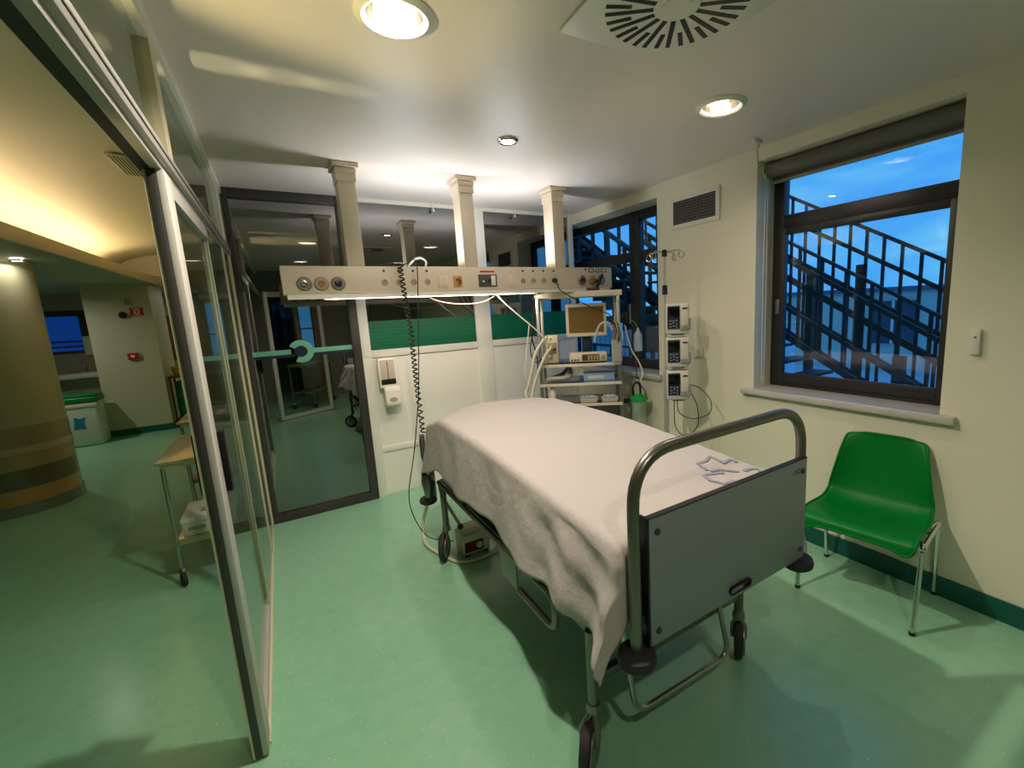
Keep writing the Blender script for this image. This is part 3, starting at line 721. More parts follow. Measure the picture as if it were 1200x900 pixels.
# rolled rim
rim = [shell(u / 24, 0) for u in range(25)] + [shell(1, v / 59) for v in range(1, 60)] + [shell(1 - u / 24, 1) for u in range(1, 25)] + [shell(0, 1 - v / 59) for v in range(1, 59)]
part('shell_rim', MB().tube(rim, .0075, 8, closed=True), m_green, ch, world=False)
for sx in (-1, 1):
    part('leg', MB().tube(fillet([(sx * .262, -.215, .012), (sx * .270, -.175, .440), (sx * .245, -.10, .425)], .03), .0115, 12), m_chrome, ch, world=False)
    part('leg', MB().tube(fillet([(sx * .265, .225, .012), (sx * .270, .165, .440), (sx * .245, .06, .425)], .03), .0115, 12), m_chrome, ch, world=False)
    part('side_bar', MB().tube([(sx * .270, -.178, .430), (sx * .270, .165, .430)], .0115, 12).ball((sx * .270, -.178, .432), .0155, 12), m_chrome, ch, world=False)
    for y, xx in ((-.215, .262), (.225, .265)):
        part('foot_cap', MB().cyl((sx * xx, y, 0), (sx * xx, y, .016), .0145, .0135, 14), m_black, ch, world=False)
for yy in (-.10, .06): part('cross_bar', MB().tube([(-.27, yy, .405), (.27, yy, .405)], .010), m_chrome, ch, world=False)

# ------------------------------------------------------------------ IV stand with three pumps
ivx, ivy = 2.45, 2.465
iv = thing('iv_stand', 'steel infusion stand with hooks holding three stacked pumps beside the window', 'infusion stand', (ivx, ivy, 0))
part('pole', MB().cyl((ivx, ivy, .10), (ivx, ivy, 1.10), .019, seg=16).cyl((ivx, ivy, 1.10), (ivx, ivy, 1.985), .0095, seg=14), mat('pale_steel', '#c9c7c2', .35, .6), iv)
part('height_clamp', MB().cyl((ivx, ivy, 1.675), (ivx, ivy, 1.745), .021, .018, 16, .004).cyl((ivx, ivy, 1.70), (ivx - .03, ivy - .02, 1.70), .008), m_black, iv)
part('hook_hub', MB().cyl((ivx, ivy, 1.95), (ivx, ivy, 2.0), .020, .018, 16, .004), m_black, iv)
for a in (.25, 1.75, 3.4, 4.9):
    d = Vector((math.cos(a), math.sin(a), 0))
    base = Vector((ivx, ivy, 1.985))
    P = [base, base + d * .10, base + d * .135 + Vector((0, 0, -.005)), base + d * .165 + Vector((0, 0, -.03)), base + d * .155 + Vector((0, 0, -.055)), base + d * .13 + Vector((0, 0, -.055)), base + d * .118 + Vector((0, 0, -.035)), base + d * .13 + Vector((0, 0, -.012))]
    part('hook', MB().tube(smooth_path(P, 5), .004, 8), m_steel, iv)
for k in range(5):
    a = .3 + 2 * PI * k / 5; d = Vector((math.cos(a), math.sin(a), 0)); e = Vector((ivx, ivy, 0)) + d * .29
    lg = part('base_leg', MB().tube([Vector((ivx, ivy, .11)) + d * .02, e + Vector((0, 0, .085))], .013, 10, rs=[.016, .011]), m_alud, iv)
    n = Vector((-d.y, d.x, 0))
    part('caster_wheel', MB().lathe([(0, -.011), (.028, -.011), (.0345, -.006), (.035, 0), (.0345, .006), (.028, .011), (0, .011)], e + Vector((0, 0, .035)), n, 18).cyl(e + Vector((0, 0, .05)), e + Vector((0, 0, .095)), .009), m_rubber, lg)
part('base_hub', MB().cyl((ivx, ivy, .085), (ivx, ivy, .15), .032, .024, 18, .004), m_black, iv)

m_pw = mat('pump_white', '#cfcabb', .4); m_ps = mat('pump_screen', '#0b0d10', .15)
pump = thing('infusion_pump', 'topmost of the three white infusion pumps on the steel stand', 'infusion pump', (ivx + .03, ivy - .085, 1.385), math.radians(-40), 'stacked infusion pumps')
part('housing', MB().box(-.080, -.065, 0, .085, .062, .222, .014, seg=3), m_pw, pump, world=False)
f = part('control_panel', MB().box(-.072, -.071, .040, .016, -.064, .205, .006), m_navy, pump, world=False)
part('display', MB().box(-.066, -.0725, .122, .010, -.0705, .196, .002), m_ps, f, world=False)
mb = MB()
for i, (bx, bz) in enumerate(((-.05, .1), (-.028, .1), (-.006, .1), (-.05, .076), (-.028, .085), (-.006, .076), (-.028, .062), (-.05, .055), (-.006, .055))):
    mb.box(bx - .007, -.0735, bz - .005, bx + .007, -.0705, bz + .005, .002)
part('keypad', mb, m_grey, f, world=False)
part('door', MB().box(.020, -.071, .062, .078, -.064, .205, .004), mat('pump_door', '#d7d0bb', .45), pump, world=False)
part('door_logo', MB().box(.035, -.0722, .178, .070, -.0708, .190), m_navy, pump, world=False)
part('latch', MB().box(.060, -.078, .03, .094, -.04, .060, .006).box(.080, -.074, .05, .097, -.05, .115, .005).box(.022, -.070, .028, .06, -.063, .056, .003), m_grey, pump, world=False)
part('pole_clamp', MB().box(-.03, .062, .08, .035, .088, .15, .006), m_black, pump, world=False)
part('drip_gap', MB().box(-.04, -.05, -.008, .05, .05, .002, .002), m_black, pump, world=False)
for dz, lab in ((-.246, 'middle of the three white infusion pumps on the steel stand'), (-.492, 'lowest of the three white infusion pumps, with cables dangling from it')):
    q = copy_tree(pump); q.location.z += dz; q['label'] = lab
mb = MB().tube(smooth_path([(2.56, 2.36, 1.00), (2.60, 2.26, .97), (2.62, 2.18, .88), (2.60, 2.18, .79), (2.54, 2.28, .745), (2.50, 2.38, .78), (2.50, 2.40, .895)], 8), .0035, 6)
single('pump_cable', mb, m_wire, 'black looped cable on the wall side of the lowest pump', 'cable', 'cables under the pumps')
mb = MB().tube(smooth_path([(2.555, 2.34, .97), (2.57, 2.27, .85), (2.56, 2.25, .70), (2.53, 2.33, .60), (2.50, 2.42, .66), (2.49, 2.42, .895)], 8), .0035, 6)
single('pump_cable', mb, m_wire, 'longer black cable loop hanging lowest beneath the infusion pumps', 'cable', 'cables under the pumps')

# ------------------------------------------------------------------ equipment rack
RA, RZ = (1.92, 3.5, 0), math.atan2(-.4, .58)
rk = thing('equipment_rack', 'steel trolley rack of shelves and drawers at the right of the bed head', 'rack', RA, RZ)
for x in (.012, .718):
    for y in (.0, .40):
        part('post', MB().box(x - .014, y - .010, .09, x + .014, y + .014, 1.70 if y > .1 or True else 1.1, .002), m_alu, rk, world=False)
part('top_bar', MB().box(-.012, -.022, 1.70, .752, .03, 1.748, .005).box(-.012, .38, 1.70, .752, .43, 1.748, .005).box(-.012, .03, 1.70, .03, .38, 1.73).box(.71, .03, 1.70, .752, .38, 1.73), m_ivory, rk, world=False)
for z in (1.118, .945, .755):
    sh = part('shelf', MB().box(.0, -.016, z - .022, .73, .415, z, .003), m_steel, rk, world=False)
    part('shelf_lip', MB().box(.0, -.022, z - .024, .73, -.0165, z + .001), m_ivory, sh, world=False)
cb = part('drawer_cabinet', MB().box(.02, .0, .11, .71, .41, .73, .004), mat('dark_cabinet', '#33322f', .45), rk, world=False)
for z0_, z1_ in ((.60, .725), (.45, .59), (.30, .44), (.13, .29)):
    dr = part('drawer', MB().box(.035, -.016, z0_, .695, .002, z1_, .003), mat('graphite_drawer', '#3c3b38', .4), cb, world=False)
    part('drawer_handle', MB().box(.30, -.030, z1_ - .04, .43, -.014, z1_ - .015, .003), m_ivory, dr, world=False)
for x in (.06, .67):
    for y in (.04, .37):
        part('caster', MB().cyl((x, y, .05), (x, y, .11), .012).lathe([(0, -.012), (.036, -.012), (.044, 0), (.036, .012), (0, .012)], (x, y, .045), (1, 0, 0), 18), m_rubber, rk, world=False)
part('side_rail', MB().box(.735, .05, 1.39, .745, .40, 1.41).box(.735, .05, .80, .745, .40, .82), m_steel, rk, world=False)
RM = Matrix.Translation(RA) @ Matrix.Rotation(RZ, 4, 'Z')
def rw(p): return RM @ Vector(p)
def on_rack(name, label, cat, loc, rz=0, group=None):
    q = rw(loc); return thing(name, label, cat, tuple(q), RZ + rz, group)

mo = on_rack('patient_monitor', 'square cream patient monitor with blank screen on the rack', 'monitor', (.435, .16, 1.119))
part('housing', MB().box(-.185, -.02, .225, .185, .03, .525, .012).box(-.13, .03, .27, .13, .075, .49, .02), m_ivory, mo, world=False)
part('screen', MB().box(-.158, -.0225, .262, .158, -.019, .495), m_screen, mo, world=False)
part('neck', MB().box(-.045, .02, .03, .045, .06, .30, .006), m_navy, mo, world=False)
part('base', MB().box(-.11, -.04, .0, .11, .10, .03, .01), m_navy, mo, world=False)
part('power_light', MB().cyl((.15, -.0205, .243), (.15, -.024, .243), .005, seg=10), m_grey, mo, world=False)

am = on_rack('monitor_module', 'low beige module with dark display and knob below the patient monitor', 'medical device', (.44, .02, 1.119))
part('housing', MB().box(-.165, -.03, .012, .165, .08, .092, .008), m_beige, am, world=False)
part('display', MB().box(-.055, -.0325, .022, .098, -.029, .078), m_brown, am, world=False)
mb = MB()
for k in range(4): mb.box(-.005 + k * .026, -.0345, .03, .012 + k * .026, -.032, .07)
part('keys', mb, m_sock, am, world=False)
part('port', MB().cyl((-.145, -.03, .03), (-.145, -.034, .03), .008, seg=12).cyl((-.118, -.03, .03), (-.118, -.034, .03), .008, seg=12).cyl((-.092, -.03, .03), (-.092, -.034, .03), .008, seg=12), m_black, am, world=False)
part('knob', MB().lathe([(0, 0), (.019, 0), (.017, .016), (0, .017)], (.132, -.03, .05), (0, -1, 0), 18), m_sock, am, world=False)
part('foot', MB().box(-.15, -.02, 0, -.12, .07, .012).box(.12, -.02, 0, .15, .07, .012), m_black, am, world=False)

ve = on_rack('humidifier_unit', 'tall beige humidifier box with hoses at the left end of the shelf', 'medical device', (.115, .09, 1.119))
part('housing', MB().box(-.062, -.05, 0, .062, .10, .255, .016, seg=3), m_beige, ve, world=False)
part('control_face', MB().box(-.045, -.055, .09, .045, -.049, .19, .004), mat('tan_face', '#a8946c', .4), ve, world=False)
part('dial', MB().lathe([(0, 0), (.012, 0), (.010, .014), (0, .015)], (.025, -.055, .13), (0, -1, 0), 14).cyl((-.005, -.05, .225), (-.005, -.056, .225), .007, seg=10).cyl((-.005, -.05, .05), (-.005, -.056, .05), .007, seg=10), m_black, ve, world=False)
part('side_grip', MB().tube(fillet([(-.04, -.05, .17), (-.04, -.085, .17), (-.04, -.085, .06), (-.04, -.05, .06)], .02), .007, 8), m_ivory, ve, world=False)

hosem = mat('pale_corrugated_hose', '#cfc8b4', .45)
def corr(path, r, seg=10):
    P = smooth_path(path, 26); return MB().tube(P, r, seg, rs=[r * (1 + .13 * math.sin(i * PI / 1.5)) for i in range(len(P))])
single('breathing_hose', corr([rw(p) for p in ((.085, -.03, 1.37), (.02, -.07, 1.30), (-.03, -.09, 1.20), (-.06, -.07, 1.08), (-.10, -.05, .95), (-.13, -.04, .87), (-.10, -.06, .80))], .015), hosem, 'pale corrugated breathing hose hanging at the left side of rack', 'hose', 'hoses on the rack')
single('breathing_hose', corr([rw(p) for p in ((.12, -.02, 1.28), (.06, -.08, 1.20), (-.005, -.09, 1.06), (-.05, -.08, .94), (-.075, -.07, .84))], .014), hosem, 'pale breathing hose running from humidifier front to the bed, inner of the pair', 'hose', 'hoses on the rack')
single('folded_hose', corr([rw(p) for p in ((.06, .05, .972), (.12, .03, .985), (.20, .05, .985), (.25, .10, .99), (.27, .14, 1.02), (.25, .2, 1.05), (.18, .18, .995), (.10, .14, .975))], .02), hosem, 'bunched pale hose lying on the middle rack shelf', 'hose', 'hoses on the rack')
single('clear_hose', MB().tube(smooth_path([rw(p) for p in ((.66, -.04, 1.40), (.62, -.07, 1.47), (.555, -.08, 1.46), (.515, -.08, 1.38), (.50, -.06, 1.31))], 8), .010, 8), m_tube, 'clear plastic hose arching in front of the monitor screen edge', 'hose', 'hoses on the rack')
for i, (c_, x, lab) in enumerate(((m_red, .665, 'red'), (mat('yellow_lead', '#c9a21c', .4), .675, 'yellow'), (mat('green_lead', '#1c7a3c', .4), .685, 'green'), (mat('blue_lead', '#9fb6e8', .4), .70, 'pale blue'), (m_wire, .655, 'black'))):
    single('patient_lead', MB().tube(smooth_path([rw(p) for p in ((x - .02, -.035, 1.44 + .01 * i), (x, -.055, 1.475), (x + .02, -.06, 1.45), (x + .02 + .006 * i, -.075, 1.38), (x + .005 + .012 * i, -.085, 1.335 - .008 * i))], 7), .006, 7), c_, lab + ' lead in the bundle at the right side of the monitor', 'cable', 'patient leads on the rack')
bg = on_rack('fluid_bag', 'translucent fluid bag standing at the right end of the rack shelf', 'fluid bag', (.690, -.055, 1.12))
part('pouch', MB().box(-.045, -.014, .0, .045, .014, .205, .012, seg=3), mat('translucent_pouch', '#b9bcb4', .25, alpha=.7), bg, world=False)
part('cap', MB().cyl((0, 0, .2), (0, 0, .235), .012), mat('peach_cap', '#c58a78', .4), bg, world=False)

for x, lab, w in ((.43, 'open white tray at the middle of the lower rack shelf', .07), (.62, 'white tray with crumpled film at the right of the lower rack shelf', .065)):
    t = on_rack('instrument_tray', lab, 'tray', (x, .06, .757), 0, 'trays on the lower rack shelf')
    part('tray', MB().prism([(-w, -.05, .0), (w, -.05, 0), (w + .01, -.06, .035), (-w - .01, -.06, .035)], (0, .12, 0)), m_ivory, t, world=False)
    mb = MB().grid(lambda u, v: Vector(((u - .5) * 1.7 * w, -.05 + .1 * v, .037 + .022 * abs(math.sin(9 * u + 5 * v)) * abs(math.sin(7 * v + 2)))), 12, 9)
    o = part('plastic_film', mb, mat('crinkled_film', '#c4d4ea', .15), t, world=False, ang=10); o.modifiers.new('t', 'SOLIDIFY').thickness = .001
bt = on_rack('wash_bottle', 'pale bottle lying base on lower rack shelf beside the hoses', 'bottle', (.10, .03, .757))
part('body', MB().lathe([(0, 0), (.032, 0), (.034, .01), (.034, .09), (.02, .12), (.014, .125), (.014, .145), (0, .145)], seg=20), m_ivory, bt, world=False)
part('nozzle', MB().tube(smooth_path([(0, 0, .14), (0, -.0, .17), (.02, -.01, .175)], 5), .005, 7), m_ivory, bt, world=False)
bx = on_rack('supply_box', 'blue white flat carton on the middle rack shelf', 'box', (.53, .12, .946))
part('carton', MB().box(-.14, -.06, 0, .14, .06, .07, .003), mat('pale_blue_card', '#9cc4e6', .4), bx, world=False)
part('label', MB().box(-.10, -.0615, .02, .05, -.0595, .05), m_white, bx, world=False)

# tangle of leads behind the beam, left of rack
def cable(path, r, m, label, group, name='hanging_cable'):
    return single(name, MB().tube(smooth_path(path, 8), r, 7), m, label, 'cable', group)
cable([(1.50, 3.41, 1.772), (1.56, 3.42, 1.70), (1.70, 3.43, 1.58), (1.84, 3.42, 1.46), (1.93, 3.40, 1.36), (1.97, 3.42, 1.29)], .006, m_white, 'white cable slanting from beam down to the humidifier', 'cables behind the beam')
cable([(.90, 3.45, 1.80), (1.05, 3.50, 1.72), (1.25, 3.52, 1.685), (1.45, 3.50, 1.70), (1.60, 3.46, 1.79)], .004, m_beige, 'thin pale cable sagging in a long arc behind the beam', 'cables behind the beam')
cable([(1.86, 3.46, 1.80), (1.90, 3.50, 1.62), (1.87, 3.52, 1.40), (1.90, 3.50, 1.20), (1.88, 3.46, 1.05)], .006, m_wire, 'thick black cable hanging straight down left of rack post', 'cables behind the beam')
cable([(1.80, 3.46, 1.80), (1.85, 3.50, 1.70), (1.93, 3.52, 1.58), (1.89, 3.53, 1.42), (1.84, 3.50, 1.25), (1.87, 3.47, 1.15), (1.92, 3.45, 1.18)], .005, m_wire, 'black cable with low loop left of the humidifier', 'cables behind the beam')
cable([(1.75, 3.46, 1.80), (1.78, 3.50, 1.68), (1.86, 3.54, 1.60), (1.91, 3.52, 1.50), (1.92, 3.5, 1.33)], .004, m_dblue, 'dark blue cable tangled with the black ones behind the beam', 'cables behind the beam')
cable([(1.83, 3.47, 1.50), (1.80, 3.50, 1.25), (1.78, 3.52, 1.05), (1.82, 3.50, .95)], .004, m_white, 'thin white tube hanging in front of white panel left of rack', 'cables behind the beam', 'hanging_tube')
cable([(2.54, 3.05, 1.45), (2.58, 3.02, 1.30), (2.60, 2.99, 1.15), (2.59, 2.97, 1.08), (2.585, 2.95, .98), (2.60, 2.88, .87), (2.60, 2.84, .80)], .005, m_wire, 'dark cable winding down from rack toward the suction jar', 'cables behind the beam')
cable([(2.52, 3.02, 1.44), (2.57, 3.01, 1.24), (2.62, 2.97, 1.12), (2.63, 2.93, 1.02), (2.60, 2.93, .95)], .007, m_tube, 'translucent tube dangling right of the rack', 'cables behind the beam', 'hanging_tube')
sy = thing('rack_arm', 'steel accessory arm with upright rod at rack right side', 'bracket', (2.56, 3.08, 1.5))
part('arm', MB().box(2.527, 3.075, 1.50, 2.62, 3.095, 1.52, .003).box(2.56, 3.06, 1.46, 2.59, 3.10, 1.55, .004), m_black, sy)
part('rod', MB().cyl((2.615, 3.06, 1.45), (2.615, 3.06, 1.62), .009, seg=12), m_steel, sy)
dr = thing('drip_bottle', 'clear drip bottle hanging from rack arm before the window', 'bottle', (2.62, 3.05, 1.10))
part('body', MB().lathe([(0, 0), (.035, .01), (.038, .03), (.038, .15), (.02, .18), (.012, .19), (.012, .21), (0, .21)], (2.635, 2.985, 1.20), (0, 0, 1), 20), mat('clear_bottle', '#cfdbe8', .1, alpha=.4), dr)
part('hanger', MB().tube(smooth_path([(2.635, 2.985, 1.405), (2.63, 3.02, 1.46), (2.612, 3.06, 1.48)], 5), .003, 6), m_steel, dr)

su = thing('suction_jar', 'clear suction jar with green lid clipped to rack right side', 'suction jar', (2.63, 2.99, .42))
part('jar', MB().lathe([(0, 0), (.058, 0), (.062, .02), (.066, .33), (.066, .34), (0, .34)], (2.63, 2.99, .42), (0, 0, 1), 26), mat('clear_jar', '#b9cfc0', .1, alpha=.22), su)
lid = part('lid', MB().lathe([(0, 0), (.073, 0), (.075, .02), (.070, .045), (.03, .055), (0, .055)], (2.63, 2.99, .76), (0, 0, 1), 26).cyl((2.60, 2.95, .80), (2.60, 2.95, .835), .012), mat('bright_green_lid', '#109a3a', .35), su)
part('lid_hose', MB().tube(smooth_path([(2.58, 3.0, .815), (2.575, 3.0, .89), (2.605, 2.99, .93), (2.64, 2.98, .90), (2.645, 2.98, .815)], 6), .010, 8), m_black, lid)
part('level_marks', MB().box(2.585, 2.931, .50, .0 + 2.615, 2.934, .56), m_black, su)
part('wall_bracket', MB().box(2.53, 3.06, .74, 2.59, 3.08, .78, .003), m_black, su)

# ------------------------------------------------------------------ corridor beyond the glass wall
struct('wall_corridor', MB().box(-6.6, YF - .2, 0, -6.5, 15, 3.3), m_wall)
mb = MB().box(-2.33, 14.9, 0, XL, 15.1, 3.3).box(-6.5, YF - .2, 0, XL - .05, YF - .1, 3.3)
struct('wall_corridor_end', mb, m_wall)
ZL, XC = 2.273, -1.5                            # low corridor ceiling and the line of the cove
struct('ceiling_low', MB().box(-6.5, YF - .1, ZL, XC - .03, 14.9, ZL + .05), mat('low_ceiling_paint', '#9aa28e', .6))
# vaulted corridor ceiling rising from a lit cove
prof = [(-1.97, 2.36), (-1.96, 2.46), (-1.90, 2.56), (-1.72, 2.66), (-1.40, 2.73), (-1.0, 2.76), (-.6, 2.74), (-.27, 2.68)]
PP = smooth_path([(x, 0, z) for x, z in prof], 6)
def vault(u, v):
    p = PP[min(int(round(u * (len(PP) - 1))), len(PP) - 1)]
    return Vector((p.x, YF - .1 + v * (9.6 - YF), p.z))
struct('ceiling_vault', MB().grid(vault, len(PP), 3), mat('vault_paint', '#d9cfae', .45), ang=60, recalc=True)
mb = MB().box(XC - .03, YF - .1, ZL, XC, 9.2, 2.39, .004)
P = [(XC - .015, 9.2 , 2.33), (XC + .02, 9.33, 2.33), (XC + .10, 9.42, 2.33), (XC + .25, 9.45, 2.33), (XL - .05, 9.45, 2.33)]
Q = smooth_path(P, 5)
mb.grid(lambda u, v: Q[int(round(u * (len(Q) - 1)))] + Vector((0, .03 * (v > .9) , 0)) + Vector((0, 0, -.057 if v in (0,) else (.06 if v < .6 else (.06 if v < .9 else -.057)))), len(Q), 4)
struct('trim_1', mb, mat('cove_fascia_paint', '#dcc9ae', .5))
struct('ceiling_cove', MB().box(-1.98, YF - .1, ZL + .052, XC - .031, 9.46, ZL + .06), m_white)
struct('wall_bulkhead', MB().box(-2.1, 9.47, ZL, XL - .05, 9.7, 3.3), m_wall)
struct('ceiling_hall', MB().box(XC - .029, 9.71, ZL, XL - .05, 14.9, ZL + .05), m_ceil)
cl = thing('cove_lamp', 'warm strip light hidden in the curved corridor ceiling cove', 'strip light', (-1.75, 6.2, 2.335))
part('strip', MB().box(-1.78, 3.3, 2.335, -1.73, 8.6, 2.345), mat('warm_strip', '#ffd28a', .4, emit='#ffd890', estr=4), cl)

# round pillar with glossy counter bands round its foot, reflections put into their colours
pl = thing('wall_pillar', None, None, (-2.27, 6.28, 0), kind='structure')
part('shaft', MB().lathe([(0, .80), (.41, .80), (.41, ZL - .001), (0, ZL - .001)], seg=56), mat('khaki_wall', '#b3b08e', .5), pl, world=False)
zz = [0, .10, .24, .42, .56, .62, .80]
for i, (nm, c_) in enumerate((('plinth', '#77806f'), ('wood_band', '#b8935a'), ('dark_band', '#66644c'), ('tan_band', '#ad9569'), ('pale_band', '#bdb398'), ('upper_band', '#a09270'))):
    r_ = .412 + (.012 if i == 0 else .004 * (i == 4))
    part(nm, MB().lathe([(0, zz[i]), (r_, zz[i]), (r_, zz[i+1]), (0, zz[i+1])], seg=56), mat(nm + '_reflection_tone', c_, .22, coat=.25, var=(5, .08)), pl, world=False)

# square wall end carrying the alarm signs
pw = thing('wall_alarm', None, None, (-1.95, 9.6, 0), kind='structure')
part('wall_body', MB().box(-2.33, 9.32, 0, -1.60, 10.3, ZL), mat('sage_wall', '#b6b79c', .55), pw)
part('baseboard', MB().box(-2.335, 9.312, 0, -1.592, 9.32, .10).box(-1.60, 9.32, 0, -1.592, 10.3, .10), m_skirt, pw)
yp = 9.32
s = thing('fire_alarm_sign', 'red square fire sign with white ring symbol on the corridor wall end', 'sign', (-1.76, yp, 1.78))
part('plate', MB().box(-1.845, yp - .006, 1.795, -1.695, yp, 1.925), m_red, s)
part('ring_symbol', MB().lathe([(.022, 0), (.034, 0), (.034, .003), (.022, .003), (.022, 0)], (-1.77, yp - .006, 1.86), (0, -1, 0), 20).box(-1.825, yp - .008, 1.905, -1.715, yp - .006, 1.911).box(-1.825, yp - .008, 1.808, -1.715, yp - .006, 1.814), m_white, s)
s = thing('fire_call_point', 'small red fire call point low on the corridor wall end', 'alarm button', (-1.905, yp, 1.15))
part('box', MB().box(-1.965, yp - .04, 1.15, -1.845, yp, 1.25, .005), m_red, s)
part('press_window', MB().box(-1.925, yp - .043, 1.18, -1.885, yp - .04, 1.215), m_white, s)
single('alarm_bell', MB().lathe([(0, 0), (.05, 0), (.05, .02), (.035, .045), (0, .05)], (-1.93, yp, 1.82), (0, -1, 0), 24), mat('dark_maroon', '#2c0f10', .3), 'dark round alarm bell beside the red square fire sign', 'alarm bell')
single('smoke_detector', MB().box(-1.885, yp - .03, 1.965, -1.815, yp, 2.05, .006), mat('grey_green_box', '#8e937d', .5), 'grey square detector box above the red fire sign', 'detector')
t = thing('notice_board', 'brown framed notice board on the far corridor wall beyond the alarm wall', 'notice board', (-1.95, 12.18, .92))
part('frame', MB().box(-2.06, 12.165, .92, -1.84, 12.199, 1.84, .004), m_brown, t)
part('board', MB().box(-2.03, 12.16, .95, -1.87, 12.166, 1.81), mat('cork_panel', '#6e3f22', .8), t)
struct('wall_far', MB().box(-2.9, 12.2, 0, XL - .05, 12.3, ZL), mat('far_khaki', '#9a987a', .6))

# dark trolley with yellow box and green bag, far along the corridor
t = thing('waste_trolley', 'dark brown waste trolley holding a green bag, far along corridor', 'trolley', (-1.415, 9.6, 0))
mb = MB()
for x in (-1.555, -1.275):
    for y in (9.4, 9.75): mb.box(x - .012, y - .012, .06, x + .012, y + .012, .82)
mb.box(-1.575, 9.38, .80, -1.255, 9.77, .83).box(-1.575, 9.38, .10, -1.255, 9.77, .12)
part('frame', mb, m_brown, t)
for x in (-1.555, -1.275): part('caster', MB().lathe([(0, -.012), (.03, -.012), (.032, 0), (.03, .012), (0, .012)], (x, 9.4, .031), (1, 0, 0), 14), m_black, t)
single('waste_bag', MB().lathe([(0, 0), (.11, .0), (.13, .15), (.125, .45), (.10, .6), (0, .62)], (-1.415, 9.56, .125), (0, 0, 1), 14), mat('green_bag', '#1d7a3c', .4), 'green waste bag hanging inside the dark trolley', 'bag')
t = thing('sharps_box', 'yellow sharps container on top of the dark waste trolley', 'container', (-1.44, 9.54, .831))
part('tub', MB().lathe([(0, 0), (.085, 0), (.10, .13), (0, .13)], seg=18), mat('yellow_tub', '#c8a32c', .4), t, world=False)
part('lid', MB().lathe([(0, .13), (.104, .13), (.10, .15), (.04, .16), (.04, .185), (0, .185)], seg=18), mat('yellow_lid', '#d8b53c', .4), t, world=False)

# bin with green lid
b = thing('clinical_bin', 'white clinical waste bin with green lid behind the round pillar', 'bin', (-2.50, 9.05, 0))
part('tub', MB().box(-.20, -.17, 0, .20, .17, .62, .04, seg=3), mat('greenish_white_tub', '#c3cfc0', .45), b, world=False)
part('lid', MB().box(-.215, -.185, .62, .215, .185, .70, .02, seg=3).box(-.20, -.17, .70, .20, .17, .73, .02), mat('bin_green', '#0c7a33', .4), b, world=False)
part('liner_fold', MB().box(-.21, -.18, .55, .215, .18, .618, .02, seg=3).box(.195, -.14, .50, .225, .02, .60, .012), m_paper, b, world=False)
part('blue_sticker', MB().prism([(-.075, -.1735, .26), (.055, -.1735, .25), (.04, -.1735, .33), (.06, -.1735, .42), (.0, -.1735, .40), (-.05, -.1735, .43), (-.06, -.1735, .33)], (0, .003, 0)), mat('blue_sticker', '#1c7ca0', .5), b, world=False)
b = thing('wash_basin', 'white wash basin under the far corridor window, beyond the bin', 'basin', (-2.95, 11.2, .8))
part('bowl', MB().box(-3.4, 11.05, .80, -2.62, 11.45, .88, .03, seg=3), m_white, b)
part('side_ledge', MB().box(-3.62, 11.05, .86, -3.4, 11.45, .884, .004), m_white, b)
part('tap', MB().tube(smooth_path([(-3.0, 11.42, .88), (-3.0, 11.42, 1.0), (-3.0, 11.36, 1.06), (-3.0, 11.28, 1.02)], 6), .012, 8), m_chrome, b)
single('paper_dispenser', MB().box(-2.95, 11.36, 1.18, -2.70, 11.48, 1.52, .03, seg=3), m_white, 'large white paper towel dispenser near the far corridor window', 'dispenser')
single('hand_dispenser', MB().box(-2.73, 11.40, .98, -2.62, 11.48, 1.20, .03, seg=3), m_white, 'small rounded white dispenser below the paper towel dispenser', 'dispenser')
t = thing('soap_bottle', 'beige pump bottle standing on the far wash basin', 'bottle', (-3.5, 11.15, .885))
part('body', MB().lathe([(0, 0), (.05, 0), (.05, .15), (.02, .19), (0, .19)], seg=16), m_core2, t, world=False)
part('pump', MB().cyl((0, 0, .19), (0, 0, .25), .012).box(-.05, -.01, .25, .015, .01, .27), m_white, t, world=False)
# wall with a window behind the bin
mb = MB()
for a in ((-6.5, -3.75, 0, ZL), (-3.75, -2.33, 0, 1.22), (-3.75, -2.33, 1.98, ZL)): mb.box(a[0], 11.5, a[2], a[1], 11.6, a[3])
struct('wall_basin', mb, mat('grey_beige_wall', '#9c968a', .6))
w = thing('window_7', None, None, (-3.2, 11.55, 1.22), kind='structure')
mb = MB().box(-3.75, 11.52, 1.22, -2.33, 11.56, 1.27).box(-3.75, 11.52, 1.88, -2.33, 11.56, 1.98).box(-3.75, 11.52, 1.27, -3.62, 11.56, 1.88).box(-2.98, 11.52, 1.27, -2.88, 11.56, 1.88).box(-2.40, 11.52, 1.27, -2.33, 11.56, 1.88).box(-3.62, 11.53, 1.42, -2.33, 11.55, 1.45).box(-3.62, 11.53, 1.33, -2.33, 11.55, 1.36)
part('window_frame', mb, m_dark, w)
part('pane', MB().box(-3.63, 11.545, 1.26, -2.35, 11.552, 1.89), glass('tinted_window_glass', .05, '#6f86a8'), w)

# corridor lights and vent
for x, y, lab in ((-1.84, 5.98, 'small white spotlight on the low corridor ceiling in front of the round pillar'), (-3.0, 8.4, 'small white spotlight on the low corridor ceiling, behind the round pillar')):
    t = downlight(x, y, .06, .04, lab, True, ZL - .013)
    t['group'] = 'small corridor spotlights'
v = thing('ceiling_vent', 'small slotted air vent on the corridor vault beside glass wall', 'air vent', (-.74, 4.42, 2.74), 0)
vz = 2.737
MV = Matrix.Translation((-.74, 4.42, vz + .006)) @ Matrix.Rotation(math.radians(4), 4, 'Y')
part('frame', MB().box(-.06, -.25, -.012, .06, .25, .0, .003, M=MV), m_cream, v)
mb = MB()
for k in range(5): mb.box(-.045 + k * .02, -.23, -.0135, -.037 + k * .02, .23, -.011, M=MV)
part('slots', mb, mat('vent_slots', '#5d533c', .6), v)

